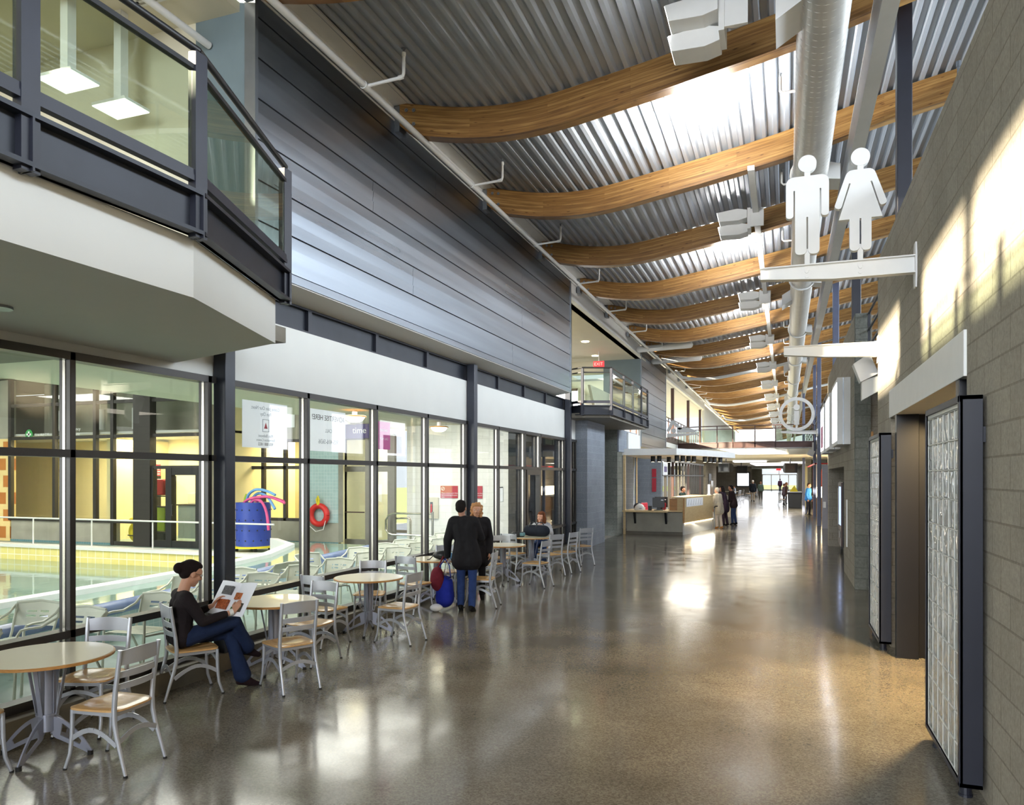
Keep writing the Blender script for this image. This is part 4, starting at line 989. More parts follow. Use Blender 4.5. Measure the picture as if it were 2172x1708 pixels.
# ------------------------------------------------------------------ slatted armchairs at the pool side
def make_armchair(label):
    """faces +x, stacking aluminium armchair"""
    t = thing('slatted_armchair', label, 'armchair', group='pale metal armchairs lined up along the glass')
    for s in (-1, 1):
        y = s * .25
        l = MB().tube([(.27, y, 0), (.25, y, .35), (.24, y, .60), (.20, y, .645), (.12, y, .65), (-.02, y, .64), (-.2, y, .69), (-.30, y, .76)], .013, 8).build('leg', 'poolchair', t, smooth=True)
        MB().tube([(-.28, y, 0), (-.22, y, .22), (-.12, y, .40), (.0, y, .425), (.24, y, .44)], .013, 8).build('leg', 'poolchair', t, smooth=True)
        MB().tube([(-.17, s * .22, .43), (-.2, s * .22, .5), (-.30, s * .24, .77)], .012, 8).build('back_post', 'poolchair', t, smooth=True)
    for i in range(7):
        x = -.17 + .062 * i; MB().obox((x, 0, .445 + .01 * (i / 6)), (.044, .46, .008), 0, 0, R(-2)).build('seat_slat', 'poolchair', t, bevel=.003)
    mb = MB(); N = 8
    def sheet(z0, z1, w0=.23):
        for i in range(N):
            a, b = -1 + 2 * i / N, -1 + 2 * (i + 1) / N
            q = [(a, z0), (b, z0), (b, z1), (a, z1)]
            P = lambda v, z, e: (-.19 - (z - .47) * .38 - .02 * (1 - v * v) + e, v * w0, z)
            vs = [P(v, z, e) for e in (-.002, .002) for v, z in q]
            mb.add(vs, [(0, 1, 2, 3), (7, 6, 5, 4), (0, 4, 5, 1), (1, 5, 6, 2), (2, 6, 7, 3), (3, 7, 4, 0)])
    sheet(.56, .64); sheet(.66, .685); sheet(.705, .79)
    for a, b in ((.64, .66), (.685, .705)):
        for v0, v1 in ((-1, -.55), (.5, 1), (-.08, .08)):
            P = lambda v, z, e: (-.19 - (z - .47) * .38 - .02 * (1 - v * v) + e, v * .23, z)
            q = [(v0, a), (v1, a), (v1, b), (v0, b)]
            mb.add([P(v, z, e) for e in (-.002, .002) for v, z in q], [(0, 1, 2, 3), (7, 6, 5, 4), (0, 4, 5, 1), (1, 5, 6, 2), (2, 6, 7, 3), (3, 7, 4, 0)])
    mb.build('back_panel', 'poolchair', t)
    MB().tube([(-.30, -.24, .78), (-.33, 0, .80), (-.30, .24, .78)], .013, 8).build('top_rail', 'poolchair', t, smooth=True)
    return t
AC = [(-6.45, 2.5, -95), (-6.4, 3.35, -80), (-6.45, 4.2, -85), (-7.15, 5.35, -75), (-6.45, 5.25, -85), (-6.45, 6.2, -85), (-7.2, 7.45, -82), (-6.5, 7.1, -88), (-7.15, 8.35, -84), (-6.5, 8.0, -85), (-7.3, 9.5, 170), (-6.55, 8.95, -85), (-6.55, 9.9, -85), (-7.25, 10.6, -20), (-6.6, 10.9, -85),
      (-7.2, 11.6, -84), (-6.6, 11.9, -85), (-7.2, 12.5, -85), (-6.65, 12.9, -85), (-7.25, 13.4, -84), (-6.65, 13.9, -85), (-7.3, 14.4, -85), (-7.3, 15.4, -84)]
nm = ['in the row against the glass', 'in the row beside the blue pool edge']
a0 = None; cnt = [0, 0]
for x, y, a in AC:
    r = 1 if x < -6.9 else 0; cnt[r] += 1
    l = 'pale slatted metal armchair, %s %s' % (ORD[cnt[r]], nm[r])
    if a0 is None: a0 = make_armchair(l); a0.location = (x, y, 0); a0.rotation_euler = (0, 0, R(a))
    else: dup(a0, (x, y, 0), R(a), l)
# ------------------------------------------------------------------ light fixtures under the beams
struct('trim_11', MB().box(-.60, -.49, 13.1, 112, 7.155, 7.235), 'white')
def uplight(label):
    t = thing('twin_uplight', label, 'light fixture', group='white twin uplights along the raceway')
    MB().cyl((-.02, 0, -.16), .13, .03, 20).cyl((-.02, 0, -.13), .03, .26).build('mount', 'white', t)
    MB().box(-.12, .12, -.18, -.14, -.30, .04).box(-.18, -.12, -.2, .2, -.34, .06).build('bracket', 'white', t)
    for i, (dy, dz) in enumerate(((-.12, -.02), (.12, -.22))):
        h = MB().prism([(-.18, dz - .13), (-.18, dz + .02), (-.36, dz + .06), (-.74, dz + .02), (-.70, dz - .16), (-.34, dz - .17)], 'y', dy - .16, dy + .16).build('head', 'white', t, bevel=.006)
        MB().add([(-.745, dy - .15, dz + .015), (-.705, dy - .15, dz - .15), (-.705, dy + .15, dz - .15), (-.745, dy + .15, dz + .015), (-.742, dy - .15, dz + .015), (-.70, dy - .15, dz - .15), (-.70, dy + .15, dz - .15), (-.742, dy + .15, dz + .015)],
                 [(0, 1, 2, 3), (7, 6, 5, 4), (0, 4, 5, 1), (1, 5, 6, 2), (2, 6, 7, 3), (3, 7, 4, 0)]).build('lens', 'uplight', h)
    return t
u0 = uplight('white twin uplight cut by the top edge, nearest of the row'); UPY = [8.55 + 6.86 * k for k in range(15)]
u0.location = (-.50, UPY[0], 7.20)
for k in range(1, 15): dup(u0, (-.52, UPY[k], 7.20), 0, 'white twin uplight under the raceway, %s counting away' % ORD[k + 1])
# ------------------------------------------------------------------ sprinklers
t = thing('ceiling_sprinkler_main', 'long white sprinkler pipe along the left roof edge', 'pipe', kind='structure')
MB().tube([(-4.95, -6, 6.965), (-4.95, 62, 6.965)], .043, 10).build('pipe', 'white', t, smooth=True)
def sprinkler(label):
    t = thing('ceiling_sprinkler_branch', label, 'sprinkler', group='white sprinkler branches off the left pipe')
    MB().tube([(0, 0, 0), (.5, 0, .02), (.53, 0, .035), (.54, 0, .07), (.54, 0, .30)], .021, 8).build('pipe', 'white', t, smooth=True)
    MB().cyl((.54, 0, .27), .027, .05, 8).tube([(.47, 0, .02), (.53, 0, .025)], .028, 8).tube([(0, -.05, 0), (0, .05, 0)], .052, 10).build('fitting', 'white', t, smooth=True)
    MB().cyl((.54, 0, .32), .012, .05, 6).cyl((.54, 0, .37), .03, .004, 8).build('sprinkler_head', 'bolt', t)
    return t
s0 = sprinkler('white sprinkler branch nearest on the left pipe'); s0.location = (-4.95, 8.25, 6.965)
for k in range(1, 14): dup(s0, (-4.95, 8.25 + 3.43 * k, 6.965), 0, 'white sprinkler branch on the left pipe, %s counting away' % ORD[k + 1])
r0 = thing('ceiling_sprinkler_drop', 'white sprinkler arm beside the duct, nearest one', 'sprinkler', (.1, 10.9, 7.3), group='white sprinkler arms beside the duct')
MB().tube([(.1, 0, 0), (-.14, 0, 0), (-.17, 0, .03), (-.17, 0, .22)], .02, 8).build('pipe', 'white', r0, smooth=True)
MB().cyl((-.17, 0, .22), .012, .05, 6).cyl((-.17, 0, .265), .03, .004, 8).build('sprinkler_head', 'bolt', r0)
for k in range(1, 12): dup(r0, (.1, 10.9 + 3.43 * k, 7.3), 0, 'white sprinkler arm beside the duct, %s counting away' % ORD[k + 1])
for i, (x, y) in enumerate(((2.35, 8.7), (2.3, 12.2))):
    t = thing('ceiling_sprinkler_drop', ('grey sprinkler riser in the dark roof above the near block wall', 'grey sprinkler riser in the dark roof left of the sunlit wall')[i], 'sprinkler', (x, y, 7.2))
    MB().tube([(0, 0, -1), (0, 0, .75)], .022, 8).build('pipe', 'bolt', t, smooth=True); MB().cyl((0, 0, .68), .035, .08, 8).build('fitting', 'bolt', t)
for i, (y, z) in enumerate(((29.0, 6.98), (32.3, 6.98))):
    tag(MB().capsule((-5.3, y, z), (-3.4, y, z + .06), .12, .12, 14).build('ceiling_air_tube', 'white', smooth=True), ('fat white round-ended tube under the beams, nearer one', 'fat white round-ended tube under the beams, farther one')[i], 'air tube')
for i, y in enumerate((36.2, 50, 64)):
    pts = [(-5.0, y, 6.9), (-4.9, y, 7.1)] + [(x, y, wave(x) - .62) for x in [-4.6 + .5 * j for j in range(20)]]
    tag(MB().tube(pts, .07, 8).build('ceiling_cross_pipe', 'white', smooth=True), 'white pipe crossing the hall under the beams, %s of three' % ORD[i + 1], 'pipe')
# ------------------------------------------------------------------ lounge fixtures above the near balcony
for i, (cx, cy) in enumerate(((-6.86, 5.67), (-6.83, 6.29))):
    t = thing('square_pendant', ('bright square pendant on a tall white stem behind the balcony glass, left one', 'bright square pendant behind the balcony glass, right one')[i], 'pendant lamp', (cx, cy, 6.1), R(-20) if 0 else 0, group='square pendants of the lounge')
    MB().box(-.05, .05, -.05, .05, .03, 1.05).box(-.075, -.05, -.02, .02, .03, 1.05).build('stem', 'white', t)
    MB().prism([(-.24, .0), (.24, .0), (.23, .03), (-.23, .03)], 'y', -.17, .17).build('housing', 'white', t)
    MB().box(-.23, .23, -.165, .165, -.012, 0).build('lens', emitter('pendant_lens_%d' % i, '#F2FFF2', 1.0), t)
t = thing('lounge_beam', 'short timber beam at the lounge ceiling behind the balcony glass', 'roof beam', (-6.9, 5.2, 6.98))
MB().box(-1.6, .75, -.09, .09, -.16, .165).build('timber', 'maple', t)
t = thing('ceiling_vent', 'square ceiling air diffuser above the lounge', 'air vent', (-6.3, 6.0, 7.145))
for i, r in enumerate((.26, .19, .12)): MB().box(-r, r, -r, -r + .03, -.02 - .01 * i, 0).box(-r, r, r - .03, r, -.02 - .01 * i, 0).box(-r, -r + .03, -r, r, -.02 - .01 * i, 0).box(r - .03, r, -r, r, -.02 - .01 * i, 0).build('ring', 'gyp', t)
t = thing('ceiling_sprinkler_lounge', 'white sprinkler pipe with one upright branch under the lounge ceiling', 'sprinkler')
MB().tube([(-6.0, -4, 6.85), (-6.0, 6.7, 6.85)], .04, 10).tube([(-6.0, 5.6, 6.85), (-5.75, 5.75, 6.85), (-5.72, 5.76, 6.87), (-5.72, 5.76, 7.1)], .022, 8).build('pipe', 'white', t, smooth=True)
# far lounge: downlights and exit sign
for i, (x, y) in enumerate(((-6.5, 25.3), (-6.9, 28.4))):
    tag(MB().cyl((x, y, 6.72), .13, .02, 20).build('downlight', 'lampglow'), ('round recessed light above the far balcony, nearer one', 'round recessed light above the far balcony, farther one')[i], 'downlight', 'recessed lights above the far balcony')
t = thing('exit_sign', 'small red exit sign above the far balcony', 'exit sign', (-6.55, 27.5, 6.25))
MB().box(-.2, .2, -.03, .03, -.1, .12).build('box', 'exitglow', t); text('EXIT', .16, (0, -.035, .01), FACE_NY, 'whiteink', t); MB().cyl((0, 0, .12), .012, .38).build('stem', 'white', t)
t = thing('balcony_window', 'bright window with a grey blind behind the far balcony', 'window', kind='structure', loc=(-8.6, 28.8, 0))
MB().box(-.9, .9, 0, .02, 4.1, 5.5).build('pane', 'glow', t)
MB().box(-.9, .9, -.03, 0, 5.45, 5.55).box(-.45, -.38, -.03, 0, 4.1, 5.5).box(-.9, .9, -.03, 0, 4.4, 4.45).build('frame', 'darkbrown', t)
tag(MB().cyl((-5.0, 3.6, 3.212), .09, .02, 20).build('ceiling_speaker', 'bolt'), 'small round ceiling disc under the near balcony', 'ceiling speaker')
# ------------------------------------------------------------------ restroom sign
def ibeam(t, x0, x1, zt, zb0, zb1, xk, part='web'):
    MB().prism([(x0, zb0), (xk, zb0 - .05), (x1, zb1), (x1, zt), (x0, zt)], 'y', -.006, .006).build('web', 'white', t)
    MB().box(x0, x1, -.05, .05, zt - .004, zt + .008).build('flange', 'white', t)
    MB().bar((x0, 0, zb0), (xk, 0, zb0 - .05), .1, .012).bar((xk, 0, zb0 - .05), (x1, 0, zb1), .1, .012).build('flange', 'white', t)
t = thing('sign_bracket', 'white tapered bracket arm holding the two restroom figures', 'bracket', (0, 8.3, 0))
ibeam(t, -.25, 1.185, 4.24, 4.13, 4.08, .44)
MB().prism([(8.26 - 8.3 - .01, 3.93), (8.34 - 8.3 + .01, 3.93), (.07, 4.05), (.07, 4.27), (.04, 4.37), (-.05, 4.37), (-.07, 4.27), (-.07, 4.05)], 'x', 1.185, 1.2).build('wall_plate', 'white', t)
for x in (.2, .7):
    for z in (4.13, 4.18): MB().tube([(x, -.006, z), (x, -.018, z)], .018, 10).build('bolt', 'white', t)
def outline_round(pts, rads, n=6):
    out = []; N = len(pts)
    for i, (p, r) in enumerate(zip(pts, rads)):
        if r == 0: out.append(p); continue
        a, b, c = Vector(pts[i - 1]), Vector(p), Vector(pts[(i + 1) % N])
        u, v = (a - b).normalized(), (c - b).normalized(); ang = u.angle(v); d = min(r / math.tan(ang / 2), (a - b).length * .499, (c - b).length * .499)
        s, e = b + u * d, b + v * d
        for k in range(n + 1):
            q = k / n; out.append(tuple((1 - q) ** 2 * s + 2 * q * (1 - q) * b + q * q * e))
    return out
def figure_sign(name, label, cx, z0, man):
    t = thing(name, label, 'sign', (cx, 8.3, z0), group='restroom pictograms')
    y0, y1 = -.035, .035
    disc = [(.088 * math.cos(a), .985 + .088 * math.sin(a)) for a in [2 * PI * i / 28 for i in range(28)]]
    MB().prism(disc, 'y', y0, y1).build('head', 'white', t)
    MB().box(-.028, .028, y0 + .004, y1 - .004, .84, .93).build('neck', 'white', t); MB().box(-.025, .025, -.012, .012, -.10, .12).build('stem', 'white', t)
    h = []
    if man:
        half = [(0, .86), (.205, .86), (.205, .44), (.132, .44), (.132, .72), (.117, .72), (.117, .06), (.008, .06), (.008, .44), (0, .44)]
        rad = [0, .085, .036, .036, 0, 0, .05, .05, 0, 0]
    else:
        half = [(0, .86), (.12, .86), (.245, .50), (.18, .475), (.105, .73), (.09, .73), (.20, .37), (.10, .37), (.10, .05), (.008, .05), (.008, .37), (0, .37)]
        rad = [0, .08, .033, .033, 0, 0, 0, 0, .046, .046, 0, 0]
    for s in (1, -1):
        pts = outline_round(half, rad)
        pts = [(x * s, z) for x, z in pts]
        MB().prism(pts if s > 0 else pts[::-1], 'y', y0, y1).build('body_half', 'white', t)
    return t
figure_sign('restroom_man_sign', 'white cut-out man figure standing on the bracket arm', .205, 4.29, True)
figure_sign('restroom_woman_sign', 'white cut-out woman figure in a dress on the bracket arm', .70, 4.29, False)
t = thing('sign_bracket', 'bare white tapered bracket arm at the far end of the near wall', 'bracket', (0, 11.5, 0))
ibeam(t, -.03, 1.19, 3.93, 3.82, 3.74, .5)
MB().box(1.185, 1.2, -.07, .07, 3.65, 4.02).build('wall_plate', 'white', t)
# information sign
t = thing('information_sign', 'large white ring with a letter i hung out from the blue column', 'sign', (.42, 33.5, 4.67))
mb = MB(); n = 40; vs = []; fs = []
for i in range(n):
    a = 2 * PI * i / n
    for r, y in ((.70, -.05), (.57, -.05), (.57, .05), (.70, .05)): vs.append((r * math.cos(a), y, r * math.sin(a)))
for i in range(n):
    a, b = 4 * i, 4 * ((i + 1) % n)
    for j in range(4): fs.append((a + j, a + (j + 1) % 4, b + (j + 1) % 4, b + j))
MB().add(vs, fs).build('ring', 'white', t)
MB().prism([(.125 * math.cos(a), .29 + .125 * math.sin(a)) for a in [2 * PI * i / 20 for i in range(20)]], 'y', -.05, .05).build('dot', 'white', t)
MB().box(-.10, .10, -.05, .05, -.44, .14).build('letter_stem', 'white', t)
MB().box(-.035, .035, -.02, .02, -.66, -.44).box(-.035, .035, -.02, .02, .4, .62).build('tie', 'white', t)
t = thing('sign_bracket', 'white bracket arm under the information ring', 'bracket', (0, 33.5, 0))
ibeam(t, -.2, 1.24, 3.97, 3.90, 3.84, .5); MB().box(1.2, 1.24, -.06, .95, 3.75, 4.05).build('wall_plate', 'white', t)
# swimmer sign
t = thing('swimmer_sign', 'white cut-out swimmer figure on a bracket at the siding end', 'sign', (-5.4, 36.6, 4.14))
MB().prism([(.0, .1), (.25, .62), (.36, .62), (.75, .22), (.62, .16), (.32, .44), (.14, .1)], 'y', -.04, .04).build('arm', 'white', t)
MB().prism(outline_round([(.5, .03), (.5, .27), (1.0, .27), (1.4, .12), (1.4, .03)], [0, .08, .1, .05, 0]), 'y', -.04, .04).build('body', 'white', t)
MB().prism([(.35 + .11 * math.cos(a), .13 + .11 * math.sin(a)) for a in [2 * PI * i / 20 for i in range(20)]], 'y', -.04, .04).build('head', 'white', t)
t = thing('sign_bracket', 'white bracket arm under the swimmer figure', 'bracket', (-5.4, 36.6, 0))
MB().prism([(0, 3.95), (1.45, 4.07), (1.45, 4.14), (0, 4.14)], 'y', -.03, .03).build('web', 'white', t)
# white light boxes on the far block wall
for i, (y0, y1, l) in enumerate([(16.3, 18.0, 'tall white lit sign box nearest on the far block wall'), (19.2, 21.1, 'tall white lit sign box, middle of three on the far block wall'), (22.0, 23.9, 'tall white lit sign box with pink print, farthest of three')]):
    t = thing('sign_box', l, 'light box', (1.08, (y0 + y1) / 2, 3.38), group='lit sign boxes on the far block wall'); w = (y1 - y0) / 2
    MB().box(-.12, .12, -w, w, -.66, .67).build('box', 'white', t, bevel=.005)
    MB().box(-.128, -.12, -w + .08, w - .06, -.58, .58).build('face', 'glow', t)
    MB().box(-.02, .0, -w - .004, -w, -.66, .67).build('seam', 'bolt', t)
    if i == 2: MB().box(-.132, -.128, -w + .3, w - .3, -.5, .1).build('print', 'pink', t)
# small things on the right walls
t = thing('wall_speaker', 'white tilted wall speaker on a grey box past the near wall', 'wall speaker', (1.12, 12.15, 3.45))
MB().prism([(-.10, .0), (.14, .12), (.02, .42), (-.2, .27)], 'y', -.12, .12).build('cabinet', 'white', t, bevel=.008); MB().prism([(-.08, -.26), (.16, -.12), (.16, .1), (-.08, .02)], 'y', -.08, .08).build('mount', 'gyp', t)
t = thing('mounted_floodlight', 'small white square floodlight under the footbridge end', 'floodlight', (1.12, 38.5, 3.2))
MB().obox((0, 0, 0), (.28, .2, .28), 0, 0, R(25)).build('head', 'white', t); MB().box(.05, .12, -.03, .03, -.05, .5).build('arm', 'white', t)
t = thing('wall_rail', 'pale vertical bumper strip on the far block wall', 'bumper', (1.19, 17.1, 0)); MB().box(-.015, .012, -.05, .05, .62, 1.6).build('strip', 'white', t)
t = thing('wall_outlet', 'white outlet box on the grey corrugated panel', 'outlet', (1.45, 32.58, .95)); MB().box(-.05, .05, -.03, .02, -.12, .12).build('box', 'white', t)
# vending machine
t = thing('vending_machine', 'dark drinks vending machine standing in the wall niche', 'vending machine', (1.80, 22.85, 0))
MB().box(-.36, .42, -.72, .72, .16, 1.93).build('cabinet', 'black', t, bevel=.01)
MB().box(-.40, -.36, -.70, .70, .18, 1.91).build('door', plain('brown_machine_front', '#6B5A58', .2, .2), t)
MB().box(-.408, -.40, -.60, .12, .75, 1.8).build('display_window', 'screenblue', t); MB().box(-.408, -.40, .22, .6, .7, 1.75).build('selection_panel', 'black', t)
MB().box(-.41, -.40, -.45, .1, .4, .58).build('delivery_flap', 'steel', t)
for x in (-.3, .36):
    for y in (-.65, .65): MB().box(x - .03, x + .03, y - .04, y + .04, 0, .16).build('leg', 'black', t)
# glass block sliding panels
def glassblock():
    m, nt, b = newmat('glass_block'); setp(b, color=(.80, .83, .80, 1), rough=.12, trans=.55, ior=1.3, spec=.6)
    tc = nt.nodes.new('ShaderNodeTexCoord'); n = nt.nodes.new('ShaderNodeTexNoise'); n.inputs['Scale'].default_value = 9; n.inputs['Detail'].default_value = 1
    nt.links.new(tc.outputs['Object'], n.inputs['Vector'])
    bp = nt.nodes.new('ShaderNodeBump'); bp.inputs['Strength'].default_value = .7; bp.inputs['Distance'].default_value = .04
    nt.links.new(n.outputs['Fac'], bp.inputs['Height']); nt.links.new(bp.outputs['Normal'], b.inputs['Normal']); return m
M['glassblock'] = glassblock()
def block_panel(label, y0, y1):
    t = thing('glass_block_panel', label, 'sliding panel', (1.08, (y0 + y1) / 2, 0), group='sliding glass block panels'); w = (y1 - y0) / 2
    x0, x1 = -.035, .095; z0, z1 = .09, 2.60; f = .045
    MB().box(x0, x1, -w, -w + .02, z0, z1).box(x0, x1, w - .02, w, z0, z1).box(x0, x1, -w, w, z0, z0 + .03).box(x0, x1, -w, w, z1 - .03, z1).box(x0 - .004, x0 + .02, -w, -w + f, z0, z1).box(x0 - .004, x0 + .02, w - .02, w, z0, z1).box(x0 - .004, x0 + .02, -w, w, z1 - f, z1).box(x0 - .004, x0 + .02, -w, w, z0, z0 + .03).build('frame', 'steel', t, bevel=.003)
    ny, nz = 6, 12; ya, yb, za, zb = -w + f, w - .02, z0 + .03, z1 - f - .03
    gy, gz = (yb - ya) / ny, (zb - za) / nz; g = .0035
    mg = MB(); mb = MB()
    for i in range(ny + 1): mg.box(x0 + .012, x0 + .07, ya + gy * i - g, ya + gy * i + g, za, zb)
    for j in range(nz + 1): mg.box(x0 + .012, x0 + .07, ya, yb, za + gz * j - g * 1.3, za + gz * j + g * 1.3)
    mg.box(x0 + .012, x0 + .07, ya, yb, zb, z1 - f).build('mortar_grid', 'gyp', t)
    for i in range(ny):
        for j in range(nz): mb.box(x0 + .015, x0 + .075, ya + gy * i + g, ya + gy * (i + 1) - g, za + gz * j + g * 1.3, za + gz * (j + 1) - g * 1.3)
    mb.build('glass_blocks', 'glassblock', t, bevel=.008)
    for y in (-w + .12, w - .2): MB().cyl((.02, y, .012), .035, .09, 14).cyl((.02, y, 0), .042, .015, 14).build('foot', 'steel', t)
    for y in (-w + .1, w - .1): MB().box(x1, .12, y - .05, y + .05, z1 - .3, z1 - .2).build('hanger', 'steel', t)
    return t
block_panel('navy framed glass block panel nearest on the right', 5.51, 6.76)
block_panel('navy framed glass block panel past the restroom opening', 9.93, 11.12)
# ------------------------------------------------------------------ information desk
t = thing('front_counter', 'low concrete counter with a long wooden top on black brackets', 'counter', (0, 0, 0))
MB().box(-5.45, -3.46, 27.22, 27.5, .1, .80).build('concrete_front', 'concrete', t); MB().box(-5.5, -3.46, 27.26, 27.5, 0, .1).build('plinth', 'curb', t)
MB().box(-5.55, -3.95, 26.92, 27.7, .80, .86).box(-3.95, -3.46, 27.15, 27.7, .82, .86).build('worktop', 'maple', t, bevel=.005)
for x in (-5.13, -4.02): MB().prism([(26.98, .80), (27.22, .80), (27.22, .38), (27.19, .38)], 'x', x - .035, x + .035).build('bracket', 'black', t)
t = thing('high_counter', 'tall maple reception counter with a glowing white base', 'counter')
P0, P1 = Vector((-3.385, 27.35, 0)), Vector((-2.73, 30.9, 0)); d = (P1 - P0).normalized(); nn = Vector((d.y, -d.x, 0))
MB().prism([tuple((P0)[:2]), tuple(P1[:2]), tuple((P1 - nn * .9)[:2]), tuple((P0 - nn * .28)[:2])], 'z', .42, 1.30).build('panel_front', 'maple', t)
Q = lambda p, k: tuple((p + nn * k)[:2])
MB().prism([Q(P0, -.02), Q(P1, -.02), Q(P1, -.85), Q(P0, -.26)], 'z', 0, .42).build('base', 'gyp', t)
MB().prism([Q(P0 - d * .05, .03), Q(P1 + d * .05, .03), Q(P1 + d * .05, -.92), Q(P0 - d * .05, -.5)], 'z', 1.30, 1.345).build('worktop', 'maple', t)
MB().box(-3.44, -3.385, 27.3, 27.4, .42, 1.30).box(-3.95, -3.44, 27.5, 27.54, .86, 1.28).build('end_panel', 'oak', t)
MB().bar((P0 + nn * .0 + Vector((0, 0, .405))), (P1 + Vector((0, 0, .405))), .02, .02).build('strip_light', 'warmglow', t)
t = thing('notice_sheet', 'white paper map sheet hanging on the front of the tall counter', 'notice')
for i in range(1): MB().bar(P0 + d * .15 + nn * .012 + Vector((0, 0, 1.14)), P0 + d * 2.2 + nn * .012 + Vector((0, 0, 1.14)), .006, .30).build('sheet', 'paper', t)
for k in range(6): MB().bar(P0 + d * (.35 + .3 * k) + nn * .018 + Vector((0, 0, 1.04)), P0 + d * (.45 + .3 * k) + nn * .018 + Vector((0, 0, 1.24)), .004, .02).build('print', 'softink', t)
t = thing('rear_counter', 'second wooden desk behind the low counter', 'desk', (-4.9, 29.5, 0))
MB().box(-.9, .6, -.4, .4, .74, .79).build('worktop', 'maple', t)
for x in (-.85, .5): MB().box(x, x + .05, -.38, .38, 0, .74).build('panel_leg', 'black', t)
def monitor(label, loc, rz, w, h):
    t = thing('computer_monitor', label, 'monitor', loc, rz, group='computer monitors at the information desk')
    MB().box(-w / 2, w / 2, -.03, .03, .10, .10 + h).build('screen_housing', 'black', t, bevel=.006); MB().box(-.06, .06, -.02, .05, .02, .12).box(-.16, .16, -.1, .12, 0, .02).build('stand', 'black', t)
    MB().box(w * .2, w * .4, -.035, -.03, .1 + h * .7, .1 + h * .78).build('sticker', 'paper', t)
monitor('black monitor with its back to the hall on the low counter', (-4.33, 27.45, .86), R(8), .43, .36)
monitor('second black monitor on the desk behind the low counter', (-4.55, 29.5, .79), R(-5), .5, .4)
t = thing('helmet', 'white and navy helmet on the left end of the low counter', 'helmet', (-5.0, 27.3, .86))
MB().ball((0, 0, .08), (.19, .15, .16), 16, 10).build('shell', 'white', t, smooth=True); MB().ball((-.07, .03, .11), (.15, .14, .15), 14, 8).build('rear_shell', 'steel', t, smooth=True)
MB().box(.02, .12, -.155, -.14, .06, .075).build('decal', 'black', t)
def office_chair(label, loc, rz, mat):
    t = thing('office_chair', label, 'office chair', loc, rz)
    MB().box(-.24, .24, -.24, .24, .44, .52).build('seat', mat, t, bevel=.03); MB().prism([(-.2, .55), (-.26, 1.05), (-.21, 1.1), (-.15, .55)], 'y', -.2, .2).build('backrest', mat, t, bevel=.03)
    MB().cyl((0, 0, .1), .03, .36).build('stem', 'black', t)
    for k in range(5):
        a = 2 * PI * k / 5; MB().bar((0, 0, .09), (.28 * math.cos(a), .28 * math.sin(a), .06), .04, .03).build('leg', 'black', t); MB().ball((.28 * math.cos(a), .28 * math.sin(a), .035), .035, 8, 6).build('caster', 'rubber', t)
office_chair('red office chair left of the counter monitor', (-4.85, 28.4, 0), R(-30), 'red'); office_chair('crimson office chair right of the counter monitor', (-4.55, 28.85, 0), R(200), 'red')
office_chair('grey office chair by the tall counter end', (-4.22, 28.15, 0), R(190), 'corrugated')
for i, (x, y, m, sx, sz, l) in enumerate([(-4.62, 27.35, 'black', .12, .16, 'black desk organiser beside the monitor'), (-4.85, 27.5, 'white', .08, .1, 'small white cup on the low counter')]):
    t = thing(['desk_organiser', 'paper_cup'][i], l, ['organiser', 'cup'][i], (x, y, .86))
    if i == 0: MB().box(-sx / 2, sx / 2, -.06, .06, 0, sz).build('tray', m, t, bevel=.006)
    else: MB().lathe([(.03, 0), (.04, .1)], n=14).build('cup_body', m, t, smooth=True)
# desk canopy with black downlights
t = thing('trim_12', 'white slab canopy hanging over the information desk', 'canopy', kind='structure')
cpl = [(-5.58, 27.0), (-3.65, 27.15), (-2.9, 29.2), (-2.0, 32.9), (-3.0, 33.6), (-5.9, 33.6)]
MB().prism(cpl, 'z', 2.85, 3.08).build('slab', 'white', t)
for i, (x, y) in enumerate([(-4.72, 28.6), (-4.45, 28.4), (-4.3, 29.8), (-4.05, 30.2), (-3.75, 28.0), (-3.6, 28.5), (-3.45, 29.0), (-3.3, 29.4), (-2.95, 30.0), (-2.8, 30.5), (-2.68, 31.0), (-2.5, 31.6)]):
    t = thing('can_downlight', 'black can downlight under the desk canopy, %s from the left' % ORD[i + 1], 'downlight', (x, y, 2.85), group='black cans under the desk canopy')
    MB().cyl((0, 0, -.22), .085, .22, 16).build('can', 'black', t, smooth=True); MB().cyl((0, 0, -.222), .06, .004, 14).build('lens', 'lampglow', t)
t = thing('banner', 'long red vertical sign on the block wall behind the desk', 'sign', (-5.95, 36.36, 0))
MB().box(-.1, .1, 0, .02, 1.35, 2.0).box(-.1, .1, 0, .02, 2.05, 2.45).build('plate', 'red', t)
t = thing('directory_sign', 'blue and white framed notice behind the desk windows', 'sign', (-5.6, 37.3, 2.45)); MB().box(0, .02, -.5, .9, -.3, .35).build('sheet', 'paper', t); MB().box(.02, .025, -.2, .7, -.15, .12).build('print', 'purple', t)
